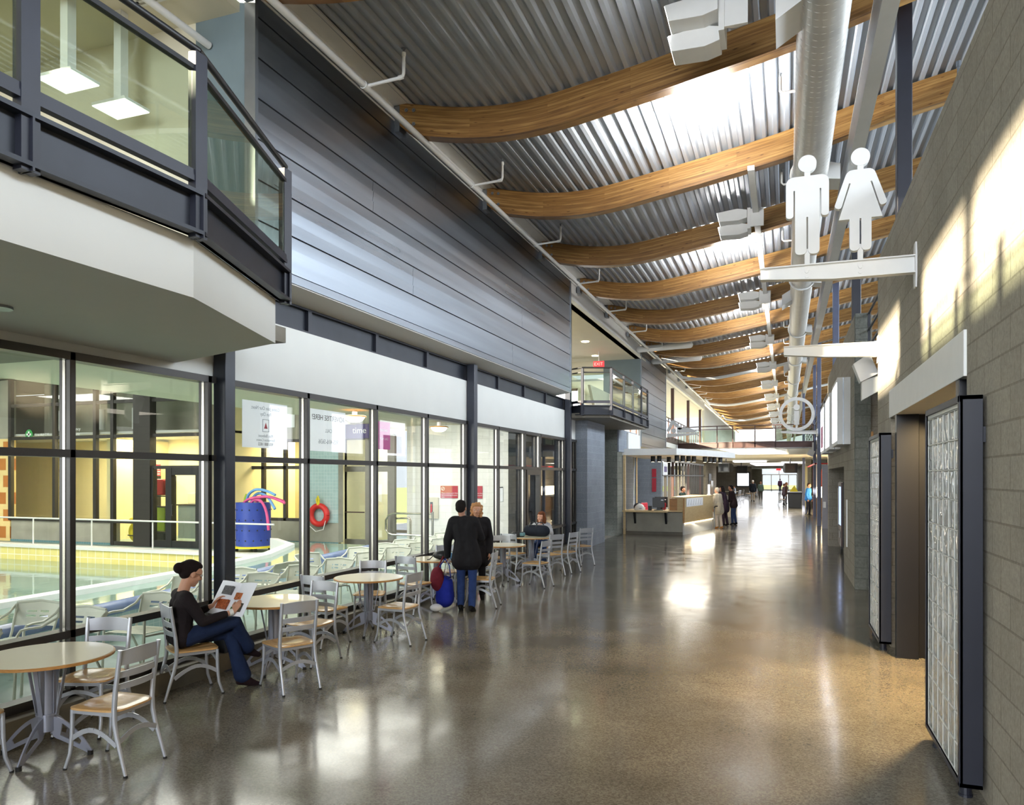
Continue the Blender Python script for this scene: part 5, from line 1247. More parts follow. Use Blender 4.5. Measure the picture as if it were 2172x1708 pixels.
# ------------------------------------------------------------------ the far hall
def crt(label, loc, rz):
    t = thing('ceiling_television', label, 'television', loc, rz, group='boxy black televisions hung from the far ceiling')
    MB().prism([(-.35, -.28), (-.35, .3), (.1, .28), (.3, .15), (.3, -.15), (.1, -.25)], 'y', -.38, .38).build('cabinet', 'black', t, bevel=.02)
    MB().box(-.37, -.35, -.31, .31, -.2, .24).build('screen', plain('dark_screen', '#2A2C30', .1), t)
    MB().box(-.42, .36, -.4, .4, .3, .33).cyl((0, 0, .33), .04, .4).build('mount', 'corrugated', t)
crt('boxy black television hung nearest left of the hall', (-3.6, 50, 2.62), R(70)); crt('boxy black television hung farther left of the hall', (-3.3, 62, 2.6), R(110)); crt('boxy black television hung on the right of the hall', (.25, 50, 2.58), R(100))
t = thing('ceiling_light', 'square white light panel on the far ceiling left', 'ceiling light', (-2.4, 56, 3.2)); MB().box(-1.1, 1.1, -1, 1, -.1, 0).build('panel', 'glow', t)
t = thing('ceiling_light', 'long white light panel on the far ceiling centre', 'ceiling light', (-1.2, 72, 3.2)); MB().box(-1.6, 1.6, -6, 6, -.06, 0).build('panel', 'glow', t)
t = thing('ceiling_light', 'small white light panel on the far ceiling right', 'ceiling light', (.6, 63, 3.2)); MB().box(-.9, .9, -2, 2, -.08, 0).build('panel', 'glow', t)
t = thing('exit_sign', 'tiny red exit sign over the far doors', 'exit sign', (-.95, 110, 3.05)); MB().box(-.3, .3, -.03, .03, -.12, .12).build('box', 'exitglow', t)
t = thing('rubbish_bin', 'black square rubbish bin on the right of the far hall', 'bin', (.55, 53.9, 0)); MB().prism([(-.40, 0), (.40, 0), (.46, .95), (-.46, .95)], 'y', -.4, .4).build('body', 'black', t, bevel=.02); MB().box(-.48, .48, -.43, .43, .95, 1.02).build('lid', 'steel', t, bevel=.02)
t = thing('snack_counter', 'snack counter with glowing display beneath the red trim', 'counter', (1.75, 44, 0))
MB().box(-.3, .6, -2, 2, 0, .95).build('cabinet', 'oak', t); MB().box(-.33, .6, -2.03, 2.03, .95, 1.0).build('worktop', 'white', t); MB().box(-.2, .3, -1.9, 1.9, 1.02, 1.5).build('display', 'warmglow', t)
t = thing('wall_poster', 'bright framed poster on the far left block wall', 'poster', (-4.5, 87.95, 1.75)); MB().box(-.75, .75, -.03, 0, -.85, .85).build('frame', 'black', t); MB().box(-.6, .6, -.04, -.03, -.7, .7).build('print', 'glow', t)
t = thing('door_6', 'wooden door with dark surround on the far left', 'door', kind='structure', loc=(-5.5, 60, 0)); MB().box(-.04, .0, -1, 1, 0, 2.3).build('surround', 'black', t); MB().box(.0, .04, .1, 2.2, 0, 1.75).build('leaf', 'oak', t)
t = thing('far_table', 'cafe table in the far hall beside seated people', 'table', (-4.6, 70, 0)); MB().lathe([(.6, .72), (.6, .75)], n=24).build('tabletop', 'tabletop', t); MB().cyl((0, 0, 0), .05, .72).build('column', 'tablemetal', t)
t = thing('far_table', 'cafe table on the right of the far hall with yellow box', 'table', (.6, 60.5, 0)); MB().box(-.5, .5, -.5, .5, .9, .95).build('tabletop', 'white', t); MB().box(-.45, .45, -.45, .45, 0, .9).build('cabinet', 'corrugated', t); 
tag(MB().prism([(.25, .95), (.85, .95), (.6, 1.42)], 'y', 60.2, 60.6).build('yellow_box', 'yellow'), 'yellow wedge box on the table at the right of the far hall', 'box')
for i, (x, y, a) in enumerate([(-4.0, 69.6, 150), (-5.1, 68.9, 40), (-3.9, 73, 200), (-3.2, 75, 170), (-3.5, 77, 170), (-2.9, 79, 170), (-.25, 57, 10), (-.3, 60, 10), (-3.9, 33.2, 180), (-4.3, 34.3, 170)]):
    dup(c0, (x, y, 0), R(a), 'pale chair standing in the far hall, %s counting away' % ORD[i + 1] if i < 6 else ['pale chair by the bin in the far hall', 'second pale chair by the yellow box table', 'pale chair behind the reception counter', 'second pale chair behind the reception counter'][i - 6], 'pale chairs of the far hall')
# ------------------------------------------------------------------ people (local frame: forward +x, left +y)
V = lambda *a: Vector(a)
def lerp(a, b, t): return Vector(a) * (1 - t) + Vector(b) * t
def stand(h=1.72, lean=0., arms=None, step=.05, turn=0., head=None):
    s = h / 1.75
    J = dict(pel=V(0, 0, .96), neck=V(lean, 0, 1.47), head=V(lean + .03, 0, 1.635))
    for n, q in (('L', 1), ('R', -1)):
        J['hip' + n] = V(0, q * .085, .93); J['knee' + n] = V(.02 + q * step * .5, q * .10, .50); J['ank' + n] = V(-.02 + q * step, q * .10, .08)
        J['sh' + n] = V(lean * .95, q * .175, 1.41); J['elb' + n] = V(lean * .8 - .03, q * .235, 1.12); J['wri' + n] = V(lean * .6 + .07, q * .24, .88)
        J['fin' + n] = V(.15, 0, -1)
    if arms: J.update(arms)
    for k in J:
        if not k.startswith('fin'): J[k] = J[k] * s
    J['s'] = s; J['face'] = head or V(1, 0, -.05); J['up'] = V(0, 0, 1)
    return J
def hand(mb, W, d, s, n, sc=1., curl=.5, fr=.0085):
    """W wrist, d finger direction, s towards the thumb, n the way the fingers curl"""
    d = d.normalized(); s = (s - d * s.dot(d)).normalized(); n = (n - d * n.dot(d) - s * n.dot(s)).normalized()
    L = [.072, .080, .075, .060]
    for i, off in enumerate((.027, .009, -.009, -.026)):
        k = W + d * (.085 - abs(i - 1.2) * .006) * sc + s * off * sc
        mb.capsule(W + s * off * .6 * sc, k, .014 * sc, .012 * sc, 8)
        p = k; a = curl * (.35 + .12 * i)
        for j, fr_ in enumerate((.45, .32, .23)):
            dirn = d * math.cos(a) + n * math.sin(a); q = p + dirn * L[i] * fr_ * sc
            mb.capsule(p, q, fr * sc * (1.08 - .1 * j), fr * sc * (1.0 - .1 * j), 8); p = q; a += curl * (.55 + .1 * i)
    b = W + d * .022 * sc + s * .022 * sc
    t1 = b + (d * .6 + s * .75 + n * .25).normalized() * .038 * sc; t2 = t1 + (d * .9 + s * .25 + n * .35).normalized() * .030 * sc; t3 = t2 + (d * .95 + n * .4).normalized() * .022 * sc
    mb.capsule(b, t1, .014 * sc, .0115 * sc, 8); mb.capsule(t1, t2, .0112 * sc, .0098 * sc, 8); mb.capsule(t2, t3, .0098 * sc, .008 * sc, 8)
def torso(mb, J, k=0., drop=0., female=False):
    s = J['s']; up = (J['neck'] - J['pel']).normalized(); sd = (J['shL'] - J['shR']).normalized(); fw = sd.cross(up).normalized()
    mb.capsule(J['shL'] - sd * .02 * s, J['shR'] + sd * .02 * s, .058 * s + k, .058 * s + k, 12)
    c = lerp(J['pel'], J['neck'], .70); w = lerp(J['pel'], J['neck'], .32)
    for q in (-1, 1):
        a = c + sd * q * .075 * s + fw * .008 * s; b = w + sd * q * .055 * s; e = J['pel'] + sd * q * .075 * s - fw * .012 * s
        mb.capsule(J['neck'] + sd * q * .085 * s - up * .09 * s, a, .065 * s + k, .095 * s + k, 12)
        mb.capsule(a, b, .095 * s + k, .083 * s + k, 12); mb.capsule(b, e, .083 * s + k, .098 * s + k, 12)
        if female: mb.ball(c + sd * q * .07 * s + fw * .075 * s - up * .02 * s, (.055 * s + k,) * 3, 10, 8)
    mb.capsule(J['neck'] - up * .06 * s, w, .07 * s + k, .088 * s + k, 12)
def head_mesh(mb, J):
    s = J['s'] ** .5; H = J['head']; f = J['face'].normalized(); u = J['up'] if abs(f.dot(J['up'])) < .9 else V(1, 0, 0)
    l = u.cross(f).normalized(); u = f.cross(l).normalized(); rot = Matrix((f, l, u)).transposed()
    P = lambda a, b, c: H + (f * a + l * b + u * c) * s
    E = lambda c, r: mb.ball(P(*c), tuple(x * s for x in r), 16, 12, rot)
    E((-.012, 0, .025), (.098, .076, .092)); E((.022, 0, -.045), (.066, .058, .075)); E((.052, 0, -.098), (.030, .032, .026)); E((.06, 0, .03), (.034, .058, .04))
    mb.capsule(P(.084, 0, .012), P(.106, 0, -.028), .009 * s, .0145 * s, 8); E((.096, 0, -.034), (.014, .019, .010))
    for q in (-1, 1):
        E((-.005, q * .078, -.012), (.020, .010, .031)); E((.066, q * .036, -.03), (.022, .022, .024)); mb.capsule(P(.082, q * .012, .036), P(.07, q * .05, .034), .011 * s, .008 * s, 8)
    mb.capsule(P(.082, -.018, -.063), P(.082, .018, -.063), .0085 * s, .0085 * s, 8); mb.capsule(P(.079, -.014, -.077), P(.079, .014, -.077), .009 * s, .009 * s, 8)
    mb.capsule(J['neck'] - J['up'] * .05 * s, P(-.02, 0, -.05), .058 * s, .052 * s, 12)
    return P, rot, s
def person(label, loc, rz, J, skin='skin', top='#222', legs='#333', hair='#2a1c14', shoes='#1a1818', vox=.009, k=.022, hem=0., sleeve=1., female=False, hairstyle='short', sc=1., curl=.5, flare=0., legcut=1., thumbs=None, neckline=None, detail=True):
    t = thing('person', label, 'person', loc, rz)
    s = J['s']; body = MB(); torso(body, J, -.012, female=female); P, rot, hs = head_mesh(body, J)
    for n, q in (('L', 1), ('R', -1)):
        body.capsule(J['sh' + n], J['elb' + n], .047 * s, .039 * s); body.capsule(J['elb' + n], J['wri' + n], .039 * s, .026 * s)
        d = J['fin' + n]; th = (thumbs or {}).get(n, (V(1, 0, 0), V(0, -q, 0)))
        hand(body, J['wri' + n] + d.normalized() * .012, d, th[0], th[1], .98 * s, curl, .0085 if vox < .0095 else .011)
        body.capsule(J['hip' + n], J['knee' + n], .078 * s, .054 * s); body.capsule(J['knee' + n], lerp(J['knee' + n], J['ank' + n], .35), .052 * s, .054 * s); body.capsule(lerp(J['knee' + n], J['ank' + n], .35), J['ank' + n], .054 * s, .036 * s)
        body.capsule(J['ank' + n], J['ank' + n] + J.get('toe' + n, V(.13, q * .02, -.05)) * .5 * s - V(0, 0, .02), .034 * s, .024 * s)
    body.build('body', skin, t, True, remesh=vox, sm=3)
    tp = MB(); torso(tp, J, k, female=female)
    for n in 'LR':
        tp.capsule(J['sh' + n], J['elb' + n], .054 * s + k * .75, .046 * s + k * .6)
        e = lerp(J['elb' + n], J['wri' + n], sleeve); tp.capsule(J['elb' + n], e, .046 * s + k * .6, .032 * s + k * .5)
        if hem: tp.capsule(J['hip' + n], lerp(J['hip' + n], J['knee' + n], hem), .10 * s + k, .105 * s + k * 1.3, 12)
    if hem: tp.capsule(lerp(J['hipL'], J['hipR'], .5), lerp(lerp(J['hipL'], J['hipR'], .5), lerp(J['kneeL'], J['kneeR'], .5), hem), .11 * s + k, .11 * s + k)
    tp.build('coat' if hem > .2 else 'sweater', cloth('cloth_top', top), t, True, remesh=vox * 1.2, sm=6)
    tr = MB(); tr.capsule(J['hipL'], J['hipR'], .098 * s, .098 * s, 12); tr.capsule(J['pel'] + (J['neck'] - J['pel']).normalized() * .03, lerp(J['hipL'], J['hipR'], .5), .105 * s, .11 * s, 12)
    for n in 'LR':
        tr.capsule(J['hip' + n], J['knee' + n], .098 * s, .066 * s, 12); e = lerp(J['knee' + n], J['ank' + n], .93 * legcut)
        m = lerp(J['knee' + n], e, .4); tr.capsule(J['knee' + n], m, .066 * s, .066 * s, 12); tr.capsule(m, e, .064 * s, .060 * s + flare, 12)
    tr.build('trousers', cloth('cloth_legs', legs), t, True, remesh=vox * 1.2, sm=5)
    for n, q in (('L', 1), ('R', -1)):
        A = J['ank' + n]; td = J.get('toe' + n, V(.13, q * .02, -.05)); dn = V(0, 0, -1)
        f2 = td.normalized(); sd = f2.cross(V(0, 0, 1)).normalized(); up2 = sd.cross(f2)
        sh = MB(); sh.capsule(A - f2 * .035 * s - up2 * .045 * s, A + f2 * .05 * s - up2 * .035 * s, .034 * s, .038 * s); sh.capsule(A + f2 * .03 * s - up2 * .035 * s, A + f2 * .165 * s - up2 * .05 * s, .042 * s, .030 * s); sh.capsule(A - f2 * .02 * s - up2 * .012 * s, A + f2 * .04 * s - up2 * .02 * s, .046 * s, .046 * s); sh.capsule(A + f2 * .04 * s - up2 * .02 * s, A + f2 * .12 * s - up2 * .045 * s, .046 * s, .036 * s)
        sh.build('shoe', cloth('shoe_cloth', shoes), t, True, remesh=max(vox, .008), sm=4)
    hm = MB(); B = lambda c, r: hm.ball(P(*c), tuple(x * hs for x in r), 16, 12, rot)
    if hairstyle != 'bald':
        B((-.032, 0, .045), (.092, .086, .088)); B((-.005, 0, .085), (.085, .07, .045)); B((-.06, 0, -.005), (.06, .078, .07))
    if hairstyle == 'bun': B((-.135, 0, .015), (.052, .058, .055)); B((-.085, 0, .03), (.06, .07, .07)); B((.015, 0, .09), (.06, .066, .028))
    if hairstyle == 'bob':
        for q in (-1, 1): hm.capsule(P(-.01, q * .078, .04), P(-.015, q * .088, -.12), .034 * hs, .04 * hs)
        B((-.06, 0, -.06), (.07, .095, .10)); B((.045, .02, .09), (.05, .062, .03))
    if hairstyle == 'long':
        for q in (-1, 1): hm.capsule(P(-.02, q * .078, .04), P(-.04, q * .085, -.16), .032 * hs, .035 * hs)
        B((-.075, 0, -.08), (.06, .085, .14))
    if hairstyle == 'curly':
        for i in range(26):
            a = i * 2.4; z = .11 - .009 * i; r = .085 if z < .08 else .06; hm.ball(P(-.03 + r * math.cos(a) * .8, r * math.sin(a), z), .035 * hs, 8, 6)
    hm.build('hair', cloth('hair_strands', hair), t, True, remesh=.008, sm=2)
    if detail:
        for q in (-1, 1):
            MB().ball(P(.083, q * .031, .008), .0085 * hs, 10, 8).build('eye', 'whiteink', t, True).data.materials[0] = M['whiteink']
            MB().ball(P(.0885, q * .031, .008), .0055 * hs, 8, 6).build('pupil', 'black', t, True)
    return t, P, J
# the woman reading
a = R(57.8)
J = dict(pel=V(-.10, 0, .565), neck=V(-.085, 0, .985), head=V(.0, 0, 1.15), hipL=V(-.06, .085, .545), hipR=V(-.06, -.085, .56), kneeL=V(.37, .06, .52), ankL=V(.47, -.07, .085), kneeR=V(.40, -.03, .65), ankR=V(.56, .10, .34),
         shL=V(-.085, .165, .935), shR=V(-.085, -.165, .935), elbL=V(.06, .215, .72), elbR=V(.04, -.215, .715), wriL=V(.23, .12, .80), wriR=V(.33, -.20, .775), finL=V(.5, -.1, .55), finR=V(.5, .12, .6), toeL=V(.13, -.02, -.03), toeR=V(.12, .03, -.04), s=.95, face=V(.93, .05, -.36), up=V(.18, 0, 1).normalized())
wt, P, J = person('woman in black top and jeans reading a magazine, legs crossed', (-5.36, 5.755, 0), a, J, 'skin', '#221C1E', '#1F2C4A', '#1E1414', '#26181C', vox=.0065, k=.014, sleeve=.72, female=True, hairstyle='bun', curl=.75, flare=.028,
       thumbs={'L': (V(.1, -.6, .8), V(.6, -.6, -.2)), 'R': (V(.1, .6, .8), V(.6, .6, -.2))})
MB().tube([tuple(P(.09 + .0, q * .031 + .02 * math.cos(b), .006 + .018 * math.sin(b))) for q in (1,) for b in [2 * PI * i / 14 for i in range(15)]], .002, 5).tube([tuple(P(.09, -.031 + .02 * math.cos(b), .006 + .018 * math.sin(b))) for b in [2 * PI * i / 14 for i in range(15)]], .002, 5).tube([tuple(P(.09, .05, .01)), tuple(P(-.005, .08, .008))], .002, 5).tube([tuple(P(.09, -.05, .01)), tuple(P(-.005, -.08, .008))], .002, 5).build('glasses', 'black', wt)
MB().tube([tuple(lerp(J['elbR'], J['wriR'], .86)), tuple(lerp(J['elbR'], J['wriR'], .98))], .032, 14).build('wrist_band', 'white', wt, True)
t = thing('magazine', 'open glossy magazine held by the seated woman', 'magazine', (-5.36, 5.755, 0), a)
def leaf(sgn, bow, z0=.0):
    mb = MB(); N = 6; C = V(.40, -.03, .86); ux = V(-.42, .907, 0); uz = V(.50, .23, .83).normalized(); nn = ux.cross(uz)
    vs = []
    for e in (0, .004):
        for i in range(N + 1):
            u = i / N; off = bow * math.sin(PI * u * .9) + .06 * u
            for w in (-.18, .18): vs.append(C + ux * sgn * .24 * u + uz * w - nn * (off * .55) * 1 + nn * (e + z0) * sgn)
    fs = []; m = 2 * (N + 1)
    for i in range(N): fs += [(2 * i, 2 * i + 2, 2 * i + 3, 2 * i + 1), (m + 2 * i + 1, m + 2 * i + 3, m + 2 * i + 2, m + 2 * i), (2 * i, m + 2 * i, m + 2 * i + 2, 2 * i + 2), (2 * i + 1, 2 * i + 3, m + 2 * i + 3, m + 2 * i + 1)]
    fs += [(0, 1, m + 1, m), (2 * N, m + 2 * N, m + 2 * N + 1, 2 * N + 1)]
    return mb.add(vs, fs), C, ux, uz, nn
for sgn in (1, -1):
    mb, C, ux, uz, nn = leaf(sgn, .03); pg = mb.build('page', 'paper', t)
    pics = [(.11, .08, .12, .09, '#5B5A5C'), (.1, -.07, .13, .10, '#A8552F')] if sgn > 0 else [(.06, .03, .09, .07, '#B9683C'), (.12, -.09, .13, .09, '#4A4436'), (.05, -.11, .05, .05, '#5C8C42')]
    for u, w, a1, b1, c in pics:
        uu = u / .21; off = .03 * math.sin(PI * uu * .9) + .06 * uu
        for side in (-.012, .012):
            p = C + ux * sgn * u + uz * w - nn * off * .55 + nn * side
        q = C + ux * sgn * u + uz * w - nn * off * .55
        m2 = MB(); m2.add([q + ux * i * a1 / 2 + uz * j * b1 / 2 + nn * e for e in (-.0125, .0125) for i, j in ((-1, -1), (1, -1), (1, 1), (-1, 1))], [(3, 2, 1, 0), (4, 5, 6, 7), (0, 1, 5, 4), (1, 2, 6, 5), (2, 3, 7, 6), (3, 0, 4, 7)])
        m2.build('picture', plain('magazine_picture', c, .4, 0, .5, 60), pg)
# couple in dark coats
J = stand(1.70, .03, dict(elbL=V(-.03, .25, 1.13), wriL=V(.03, .27, .87), elbR=V(.15, -.25, 1.16), wriR=V(.34, -.10, 1.24), finR=V(.8, .4, .3)), .04)
for kk in ('neck', 'head', 'shL', 'shR', 'elbL', 'elbR', 'wriL', 'wriR'): J[kk] = J[kk] + V(0, .05, 0)
J['head'] = J['head'] + V(0, .05, 0)
person('man in black coat and blue jeans seen from behind, holding bags', (-4.64, 10.72, 0), R(100), J, 'skin2', '#1C1B1E', '#2B3E6E', '#1B1614', '#131212', vox=.009, k=.045, hem=.30, curl=.9)
J = stand(1.62, .03, dict(elbR=V(.08, -.25, 1.12), wriR=V(.27, -.12, 1.22), finR=V(.8, .3, .4)), .03)
person('blond person in black coat facing the man in black coat', (-4.93, 11.82, 0), R(-70), J, 'skin', '#1E1C1F', '#18171A', '#B5845A', '#161515', vox=.009, k=.045, hem=.45, hairstyle='curly', female=True)
t = thing('tote_bag', 'big blue bag hanging from the coated man\'s hand near the floor', 'bag', (-4.98, 10.66, 0), R(100), group='bags the coated man carries')
MB().capsule((0, .0, .19), (0, .0, .42), .15, .13, 16).build('bag_body', cloth('blue_bag_cloth', '#22309A'), t, True, remesh=.02, sm=4)
MB().tube([(0, -.10, .44), (0, -.07, .70), (0, .0, .8), (0, .07, .70), (0, .10, .44)], .01, 6).build('handle', cloth('blue_strap', '#22309A'), t)
t = thing('plastic_bag', 'clear plastic bag bunched above the blue bag', 'bag', (-4.87, 10.62, .58), R(100), group='bags the coated man carries')
MB().tube([(0, 0, .24), (.02, .01, .14), (0, .02, 0), (.0, .0, -.08)], [.02, .06, .10, .04], 12).build('bag_body', glass('plastic_film', (.86, .84, .86), 2., .3), t, True)
t = thing('red_bag', 'dark red bag hanging behind the blue bag', 'bag', (-5.06, 10.55, 0), R(100), group='bags the coated man carries')
MB().ball((0, 0, .50), (.09, .11, .19), 14, 10).build('bag_body', cloth('maroon_cloth', '#6A2230'), t, True); MB().tube([(0, 0, .66), (.0, -.1, .85)], .012, 6).build('handle', cloth('maroon_strap', '#6A2230'), t)
t = thing('paper_parcel', 'small white parcel on the floor beside the blue bag', 'parcel', (-5.06, 10.52, 0), R(30)); MB().ball((0, 0, .06), (.10, .07, .06), 12, 8).build('wrap', 'paper', t, True)
t = thing('purse', 'black purse lying on the table behind the coated man', 'purse', (-5.2, 11.02, .748), R(30))
MB().ball((0, 0, .07), (.15, .09, .075), 16, 10).build('bag_body', 'black', t, True); MB().tube([(-.14, 0, .06), (-.2, -.05, .01), (-.24, -.1, .01)], .008, 6).build('strap', 'black', t)
MB().box(.05, .16, -.06, .02, .0, .11).build('pouch', 'noodleblue', t, bevel=.015)
# girl with the duffel bag
J = dict(pel=V(-.06, 0, .565), neck=V(.06, 0, 1.01), head=V(.14, 0, 1.155), hipL=V(-.02, .085, .55), hipR=V(-.02, -.085, .55), kneeL=V(.40, .10, .52), ankL=V(.36, .10, .085), kneeR=V(.40, -.10, .52), ankR=V(.34, -.10, .085),
         shL=V(.05, .16, .95), shR=V(.05, -.16, .95), elbL=V(.26, .25, .79), elbR=V(.28, -.18, .79), wriL=V(.30, .08, .93), wriR=V(.30, -.03, 1.00), finL=V(.1, -.6, .5), finR=V(-.25, .2, .9), toeL=V(.13, .02, -.03), toeR=V(.13, -.02, -.03), s=.95, face=V(.88, -.5, -.12), up=V(.1, 0, 1).normalized())
person('girl in grey sweater sitting behind the duffel bag, hand at mouth', (-5.3, 16.62, 0), R(-80), J, 'skin', '#B9BAC0', '#2C3C62', '#6B3E26', '#15151A', vox=.009, k=.022, female=True, hairstyle='bob', curl=.9)
t = thing('duffel_bag', 'navy duffel bag on the round table in front of the girl', 'bag', (-5.2, 15.92, .748), R(-12))
MB().capsule((-.2, 0, .13), (.2, 0, .13), .125, .125, 18).build('bag_body', cloth('navy_nylon', '#20242E'), t, True, remesh=.015, sm=3)
for q in (-.09, .09): MB().tube([(q - .05, -.1, .22), (q - .03, -.05, .31), (q + .03, .05, .31), (q + .05, .1, .22)], .011, 6).build('handle', 'black', t)
MB().box(-.2, .2, -.006, .006, .252, .259).build('zip', 'bolt', t)
t = thing('camera_bag', 'small black and teal bag lying left of the duffel bag', 'bag', (-5.55, 15.68, .748), R(25))
MB().box(-.14, .14, -.08, .08, 0, .11).build('bag_body', 'black', t, bevel=.03); MB().box(.02, .15, -.085, .085, .02, .1).build('panel', 'tileblue', t, bevel=.02)
MB().tube([(-.1 + .03 * math.cos(b), -.09, .06 + .03 * math.sin(b)) for b in [2 * PI * i / 14 for i in range(15)]], .006, 6).build('ring', 'bolt', t)
# people at the information desk
J = stand(1.66, .05, dict(elbR=V(.15, -.24, 1.12), wriR=V(.34, -.16, 1.14), finR=V(1, .2, 0), elbL=V(.15, .24, 1.12), wriL=V(.34, .16, 1.14), finL=V(1, -.2, 0)))
person('clerk in dark green jacket behind the tall counter', (-4.05, 31.6, 0), R(-15), J, 'skin2', '#24302C', '#22252B', '#1C1614', vox=.012, k=.035)
J = stand(1.30, .1)
person('seated clerk with curly fair hair behind the tall counter', (-4.0, 29.9, 0), R(-30), J, 'skin', '#5A4A52', '#2A2A30', '#B08A5E', vox=.012, hairstyle='curly')
J = stand(1.62, .08, dict(elbR=V(.05, -.27, 1.12), wriR=V(.24, -.2, .98), finR=V(.8, 0, -.3)))
person('elderly person in beige coat and pale trousers at the counter', (-2.52, 31.2, 0), R(150), J, 'skin', '#B5AD9C', '#C9BEB4', '#A89C8E', '#A9743F', vox=.012, k=.05, hem=.42)
J = stand(1.66, .12, dict(elbR=V(.2, -.2, 1.18), wriR=V(.38, -.1, 1.12), finR=V(1, 0, 0)))
person('woman in dark purple coat bent over the counter', (-2.42, 33.1, 0), R(165), J, 'skin', '#2E2230', '#30242E', '#171112', vox=.012, k=.045, hem=.5, hairstyle='long')
J = stand(1.70, .10, dict(elbL=V(.1, .24, 1.1), wriL=V(.28, .16, .98), finL=V(1, 0, -.2)))
person('man in brown leather jacket and blue jeans at the counter', (-2.12, 33.9, 0), R(170), J, 'skin2', '#2E2224', '#35456A', '#171112', vox=.012, k=.045, hem=.12)
t = thing('walking_cane', 'grey walking frame pole beside the person in beige coat', 'walking aid', (-2.66, 30.75, 0)); MB().tube([(0, 0, 0), (0, 0, .85), (.03, .03, .9), (.1, .1, .9)], .016, 8).build('pole', 'bolt', t, True); MB().tube([(0, 0, .84), (.03, .03, .9), (.11, .11, .9)], .024, 8).build('grip', 'black', t)
t = thing('display_stand', 'white leaflet stand on the tall counter', 'leaflet stand', (-2.85, 30.6, 1.345)); MB().box(-.04, .04, -.12, .12, 0, .42).build('panel', 'paper', t); MB().box(-.07, .07, -.13, .13, 0, .04).build('foot', 'white', t)
# far hall
FP = [('man in navy sweater and tan trousers standing in the far hall', (-2.6, 66, 0), 80, '#1C222A', '#A3957F', '#D8D2C8', 1.75, 'short'),
      ('person in green and dark jacket walking in the far hall', (-2.15, 72, 0), 95, '#3A463A', '#3A3630', '#6B4A34', 1.6, 'short'),
      ('person in bright blue pullover at the snack counter', (1.12, 43.5, 0), -25, '#2F6FB4', '#2B2F3E', '#3A2A20', 1.72, 'short'),
      ('tiny person in red and blue walking at the exit doors', (-.75, 108, 0), 90, '#5A3A52', '#4A4A62', '#2A2020', 1.75, 'short'),
      ('person in dark jacket beside the table right of the far hall', (-.15, 58.4, 0), 20, '#4A3E44', '#3A3234', '#5A3A28', 1.55, 'short'),
      ('second person in brown jacket at the table right of the far hall', (.0, 61.5, 0), 10, '#5A4038', '#2E2A2E', '#8A5A38', 1.62, 'short'),
      ('person in pale shirt sitting at the far cafe table', (-4.35, 71, 0), 200, '#AEB6C8', '#2C3040', '#3A2A22', 1.2, 'short'),
      ('person in grey top behind the far cafe table', (-5.3, 69.5, 0), -20, '#5C5650', '#3A3230', '#4A3226', 1.2, 'short')]
for l, loc, rz, top, legs, hair, h, hs in FP:
    person(l, loc, R(rz), stand(h, .03), 'skin', top, legs, hair, vox=.016, k=.035, hem=.1, detail=False)
# ------------------------------------------------------------------ light
W = bpy.data.worlds.new('sky'); S.world = W; W.use_nodes = True
nt = W.node_tree; bg = nt.nodes['Background']
sky = nt.nodes.new('ShaderNodeTexSky'); sky.sky_type = 'HOSEK_WILKIE'; sky.turbidity = 3; sky.sun_direction = Vector((-.7, -.55, .45)).normalized()
mx = nt.nodes.new('ShaderNodeMix'); mx.data_type = 'RGBA'; mx.inputs[0].default_value = .6; mx.inputs[7].default_value = (.86, .92, 1.0, 1)
nt.links.new(sky.outputs[0], mx.inputs[6]); nt.links.new(mx.outputs[2], bg.inputs['Color']); bg.inputs['Strength'].default_value = WORLD
def area(name, loc, dirv, sx, sy, power, col, spread=180):
    l = bpy.data.lights.new(name, 'AREA'); l.shape = 'RECTANGLE'; l.size = sx; l.size_y = sy; l.energy = power; l.color = col; l.spread = R(spread)
    o = bpy.data.objects.new(name, l); COL.objects.link(o); o.location = loc; o.rotation_euler = Vector(dirv).to_track_quat('-Z', 'Y').to_euler(); return o
DAY = (.80, .90, 1.0); WARM = (1.0, .86, .62)
# daylight through the clerestory of the right gallery
for k in range(4):
    y = 0 + 16 * k
    l = area('clerestory_daylight', (7.38, y, 7.2), (-1, 0, -.45), 16, 2.0, CLER, DAY, 125)
l = area('clerestory_daylight', (7.38, 84, 7.3), (-1, 0, -.5), 50, 2.2, CLER * 2.2, DAY, 64)
# cool fill lamp added before the solid end wall behind the camera
area('rear_fill_light', (-2, -8.8, 5.0), (0, 1, -.12), 7, 5, REAR, (.86, .92, 1))
# roof deck fill: one area light added beyond each uplight
for k, y in enumerate(UPY):
    area('deck_fill_light', (-1.0, y + 2.5, 6.75), (-.1, .1, 1), .5, .7, DECKFILL if k < 9 else DECKFILL * .8, (1, .99, .95), 170)  # added lamp ahead of the fixture, not at its lens; spreads light over the deck
# pool hall ceiling lights, window daylight and an added rear fill
for y in (-2, 4, 9, 14): area('pool_aisle_light', (-8.6, y, 3.58), (0, 0, -1), 3, 3.5, POOLA, (1, .97, .90))
area('pool_window_daylight', (-29.8, 2, 2.8), (1, .1, -.15), 20, 3.4, POOLW, (.95, .98, 1))
area('pool_rear_fill', (-19, -8.6, 2.9), (0, 1, .06), 17, 4.2, POOLR, (.96, .98, 1))  # unseen fill added to brighten the office front; no window behind it
for x, y in ((-26, 12), (-19, 10), (-14, 12), (-20, 3)): area('pool_hall_light', (x, y, 5.2), (0, 0, -1), 3, 3, POOLH, (1, .98, .92))
for x, p in ((-22, 1), (-20, 1), (-17, 1)): area('office_light', (x, 19.3, 3.3), (0, 0, -1), 1.4, 1.4, OFFI * p, (1, .88, .58))
area('office_light', (-14.6, 20.6, 3.3), (0, 0, -1), 1.8, 1.2, OFFI * 1.1, (1, .86, .55))
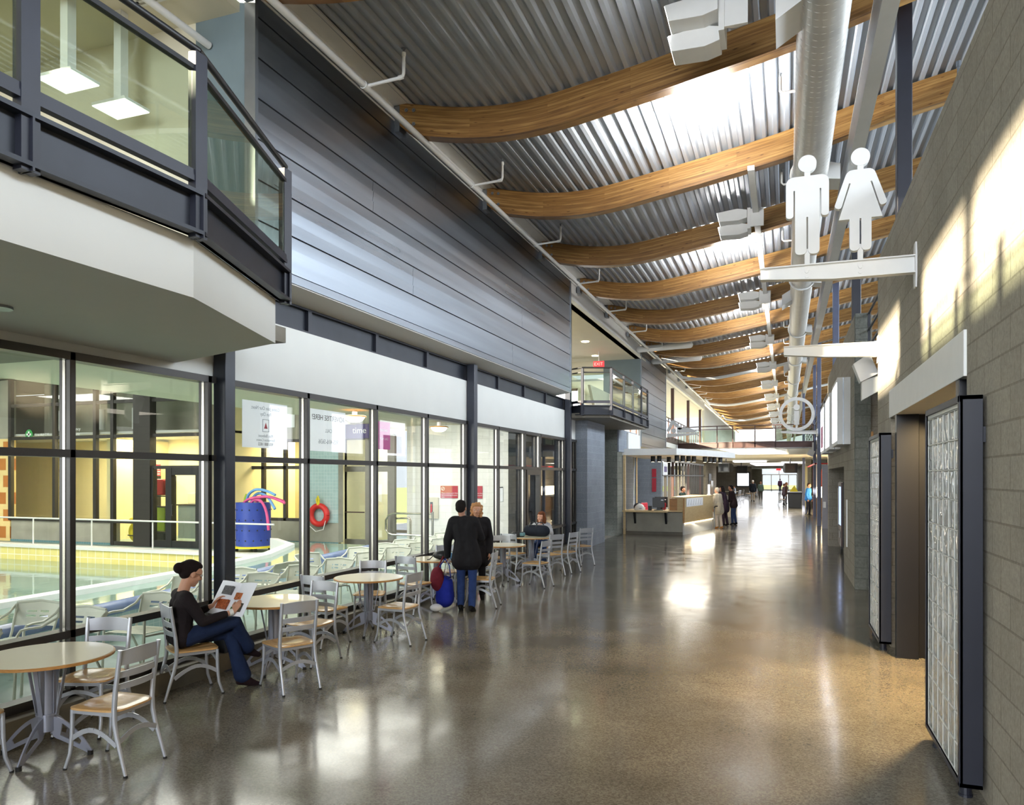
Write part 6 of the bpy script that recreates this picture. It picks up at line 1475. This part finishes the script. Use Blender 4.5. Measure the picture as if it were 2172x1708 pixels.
area('exit_daylight', (-11.6, 23.5, 2.5), (0, -1, -.3), 2, 2, 60, (.95, .98, 1))
area('pool_end_light', (-8.8, 18.6, 3.58), (0, .25, -1), 3.5, 2.0, POOLE, (1, .98, .93))
# lounge
area('lounge_light', (-8.2, 2.5, 7.1), (0, 0, -1), 3, 6, LOUN, (1, .97, .85))
area('lounge_far_light', (-8.5, 25, 6.7), (0, 0, -1), 3, 5, 120, (1, .90, .70))
area('landing_daylight', (-10.5, 46, 5.3), (1, 0, 0), 20, 2, 110, (1, .97, .96))
# restroom header lamps
area('header_lamp', (1.72, 8.2, 3.0), (-.45, 0, -1), .25, .6, HEAD, (1, .70, .32), 150)
area('restroom_light', (2.8, 9.5, 3.1), (0, 0, -1), .8, .8, 12, (1, .8, .5))
area('passage_light', (3, 13.4, 3.6), (0, 0, -1), 1, 2, 10, (1, .9, .75))
# information desk and far hall
area('desk_canopy_light', (-3.6, 30, 2.6), (0, 0, -1), 1.5, 3.5, 70, (1, .92, .78))
area('counter_base_light', (-3.0, 29.1, .38), (.9, -.25, -.6), 2.8, .1, 14, (1, .93, .78))
for y, p in ((46, 55), (56, 45), (66, 45), (78, 45), (92, 45), (106, 45)): area('far_hall_light', (-1.5, y, 3.1), (0, 0, -1), 4, 5, p, (1, .96, .9))
area('left_windows_daylight', (-5.9, 46, 1.6), (1, .1, -.1), 18, 2.2, 260, (1, .99, .95))
area('end_doors_daylight', (-.9, 119.4, 2.0), (0, -1, -.05), 4.6, 3.0, 110, DAY)
area('gallery_left_daylight', (-5.2, 70, 6.2), (1, 0, .1), 60, 1.5, 180, (1, .98, .95))
# low sun reaching the right wall through the lounge windows
s = bpy.data.lights.new('sun', 'SUN'); s.energy = SUN; s.angle = R(1.3); s.color = (1, .88, .66)
o = bpy.data.objects.new('sun', s); COL.objects.link(o); o.rotation_euler = Vector((1, .8, -.27)).to_track_quat('-Z', 'Y').to_euler()
texts_to_meshes()
# ------------------------------------------------------------------ view
S.view_settings.view_transform = 'Standard'; S.view_settings.look = 'None'; S.view_settings.exposure = EXPO; S.view_settings.gamma = 1; S.view_settings.use_curve_mapping = False
c = S.cycles; c.max_bounces = 7; c.diffuse_bounces = 4; c.glossy_bounces = 4; c.transmission_bounces = 6; c.transparent_max_bounces = 14; c.caustics_reflective = False; c.caustics_refractive = False
c.use_denoising = True; c.sample_clamp_indirect = 6; c.sample_clamp_direct = 0; c.use_adaptive_sampling = True; c.adaptive_threshold = .02
try: c.denoiser = 'OPENIMAGEDENOISE'
except Exception: pass
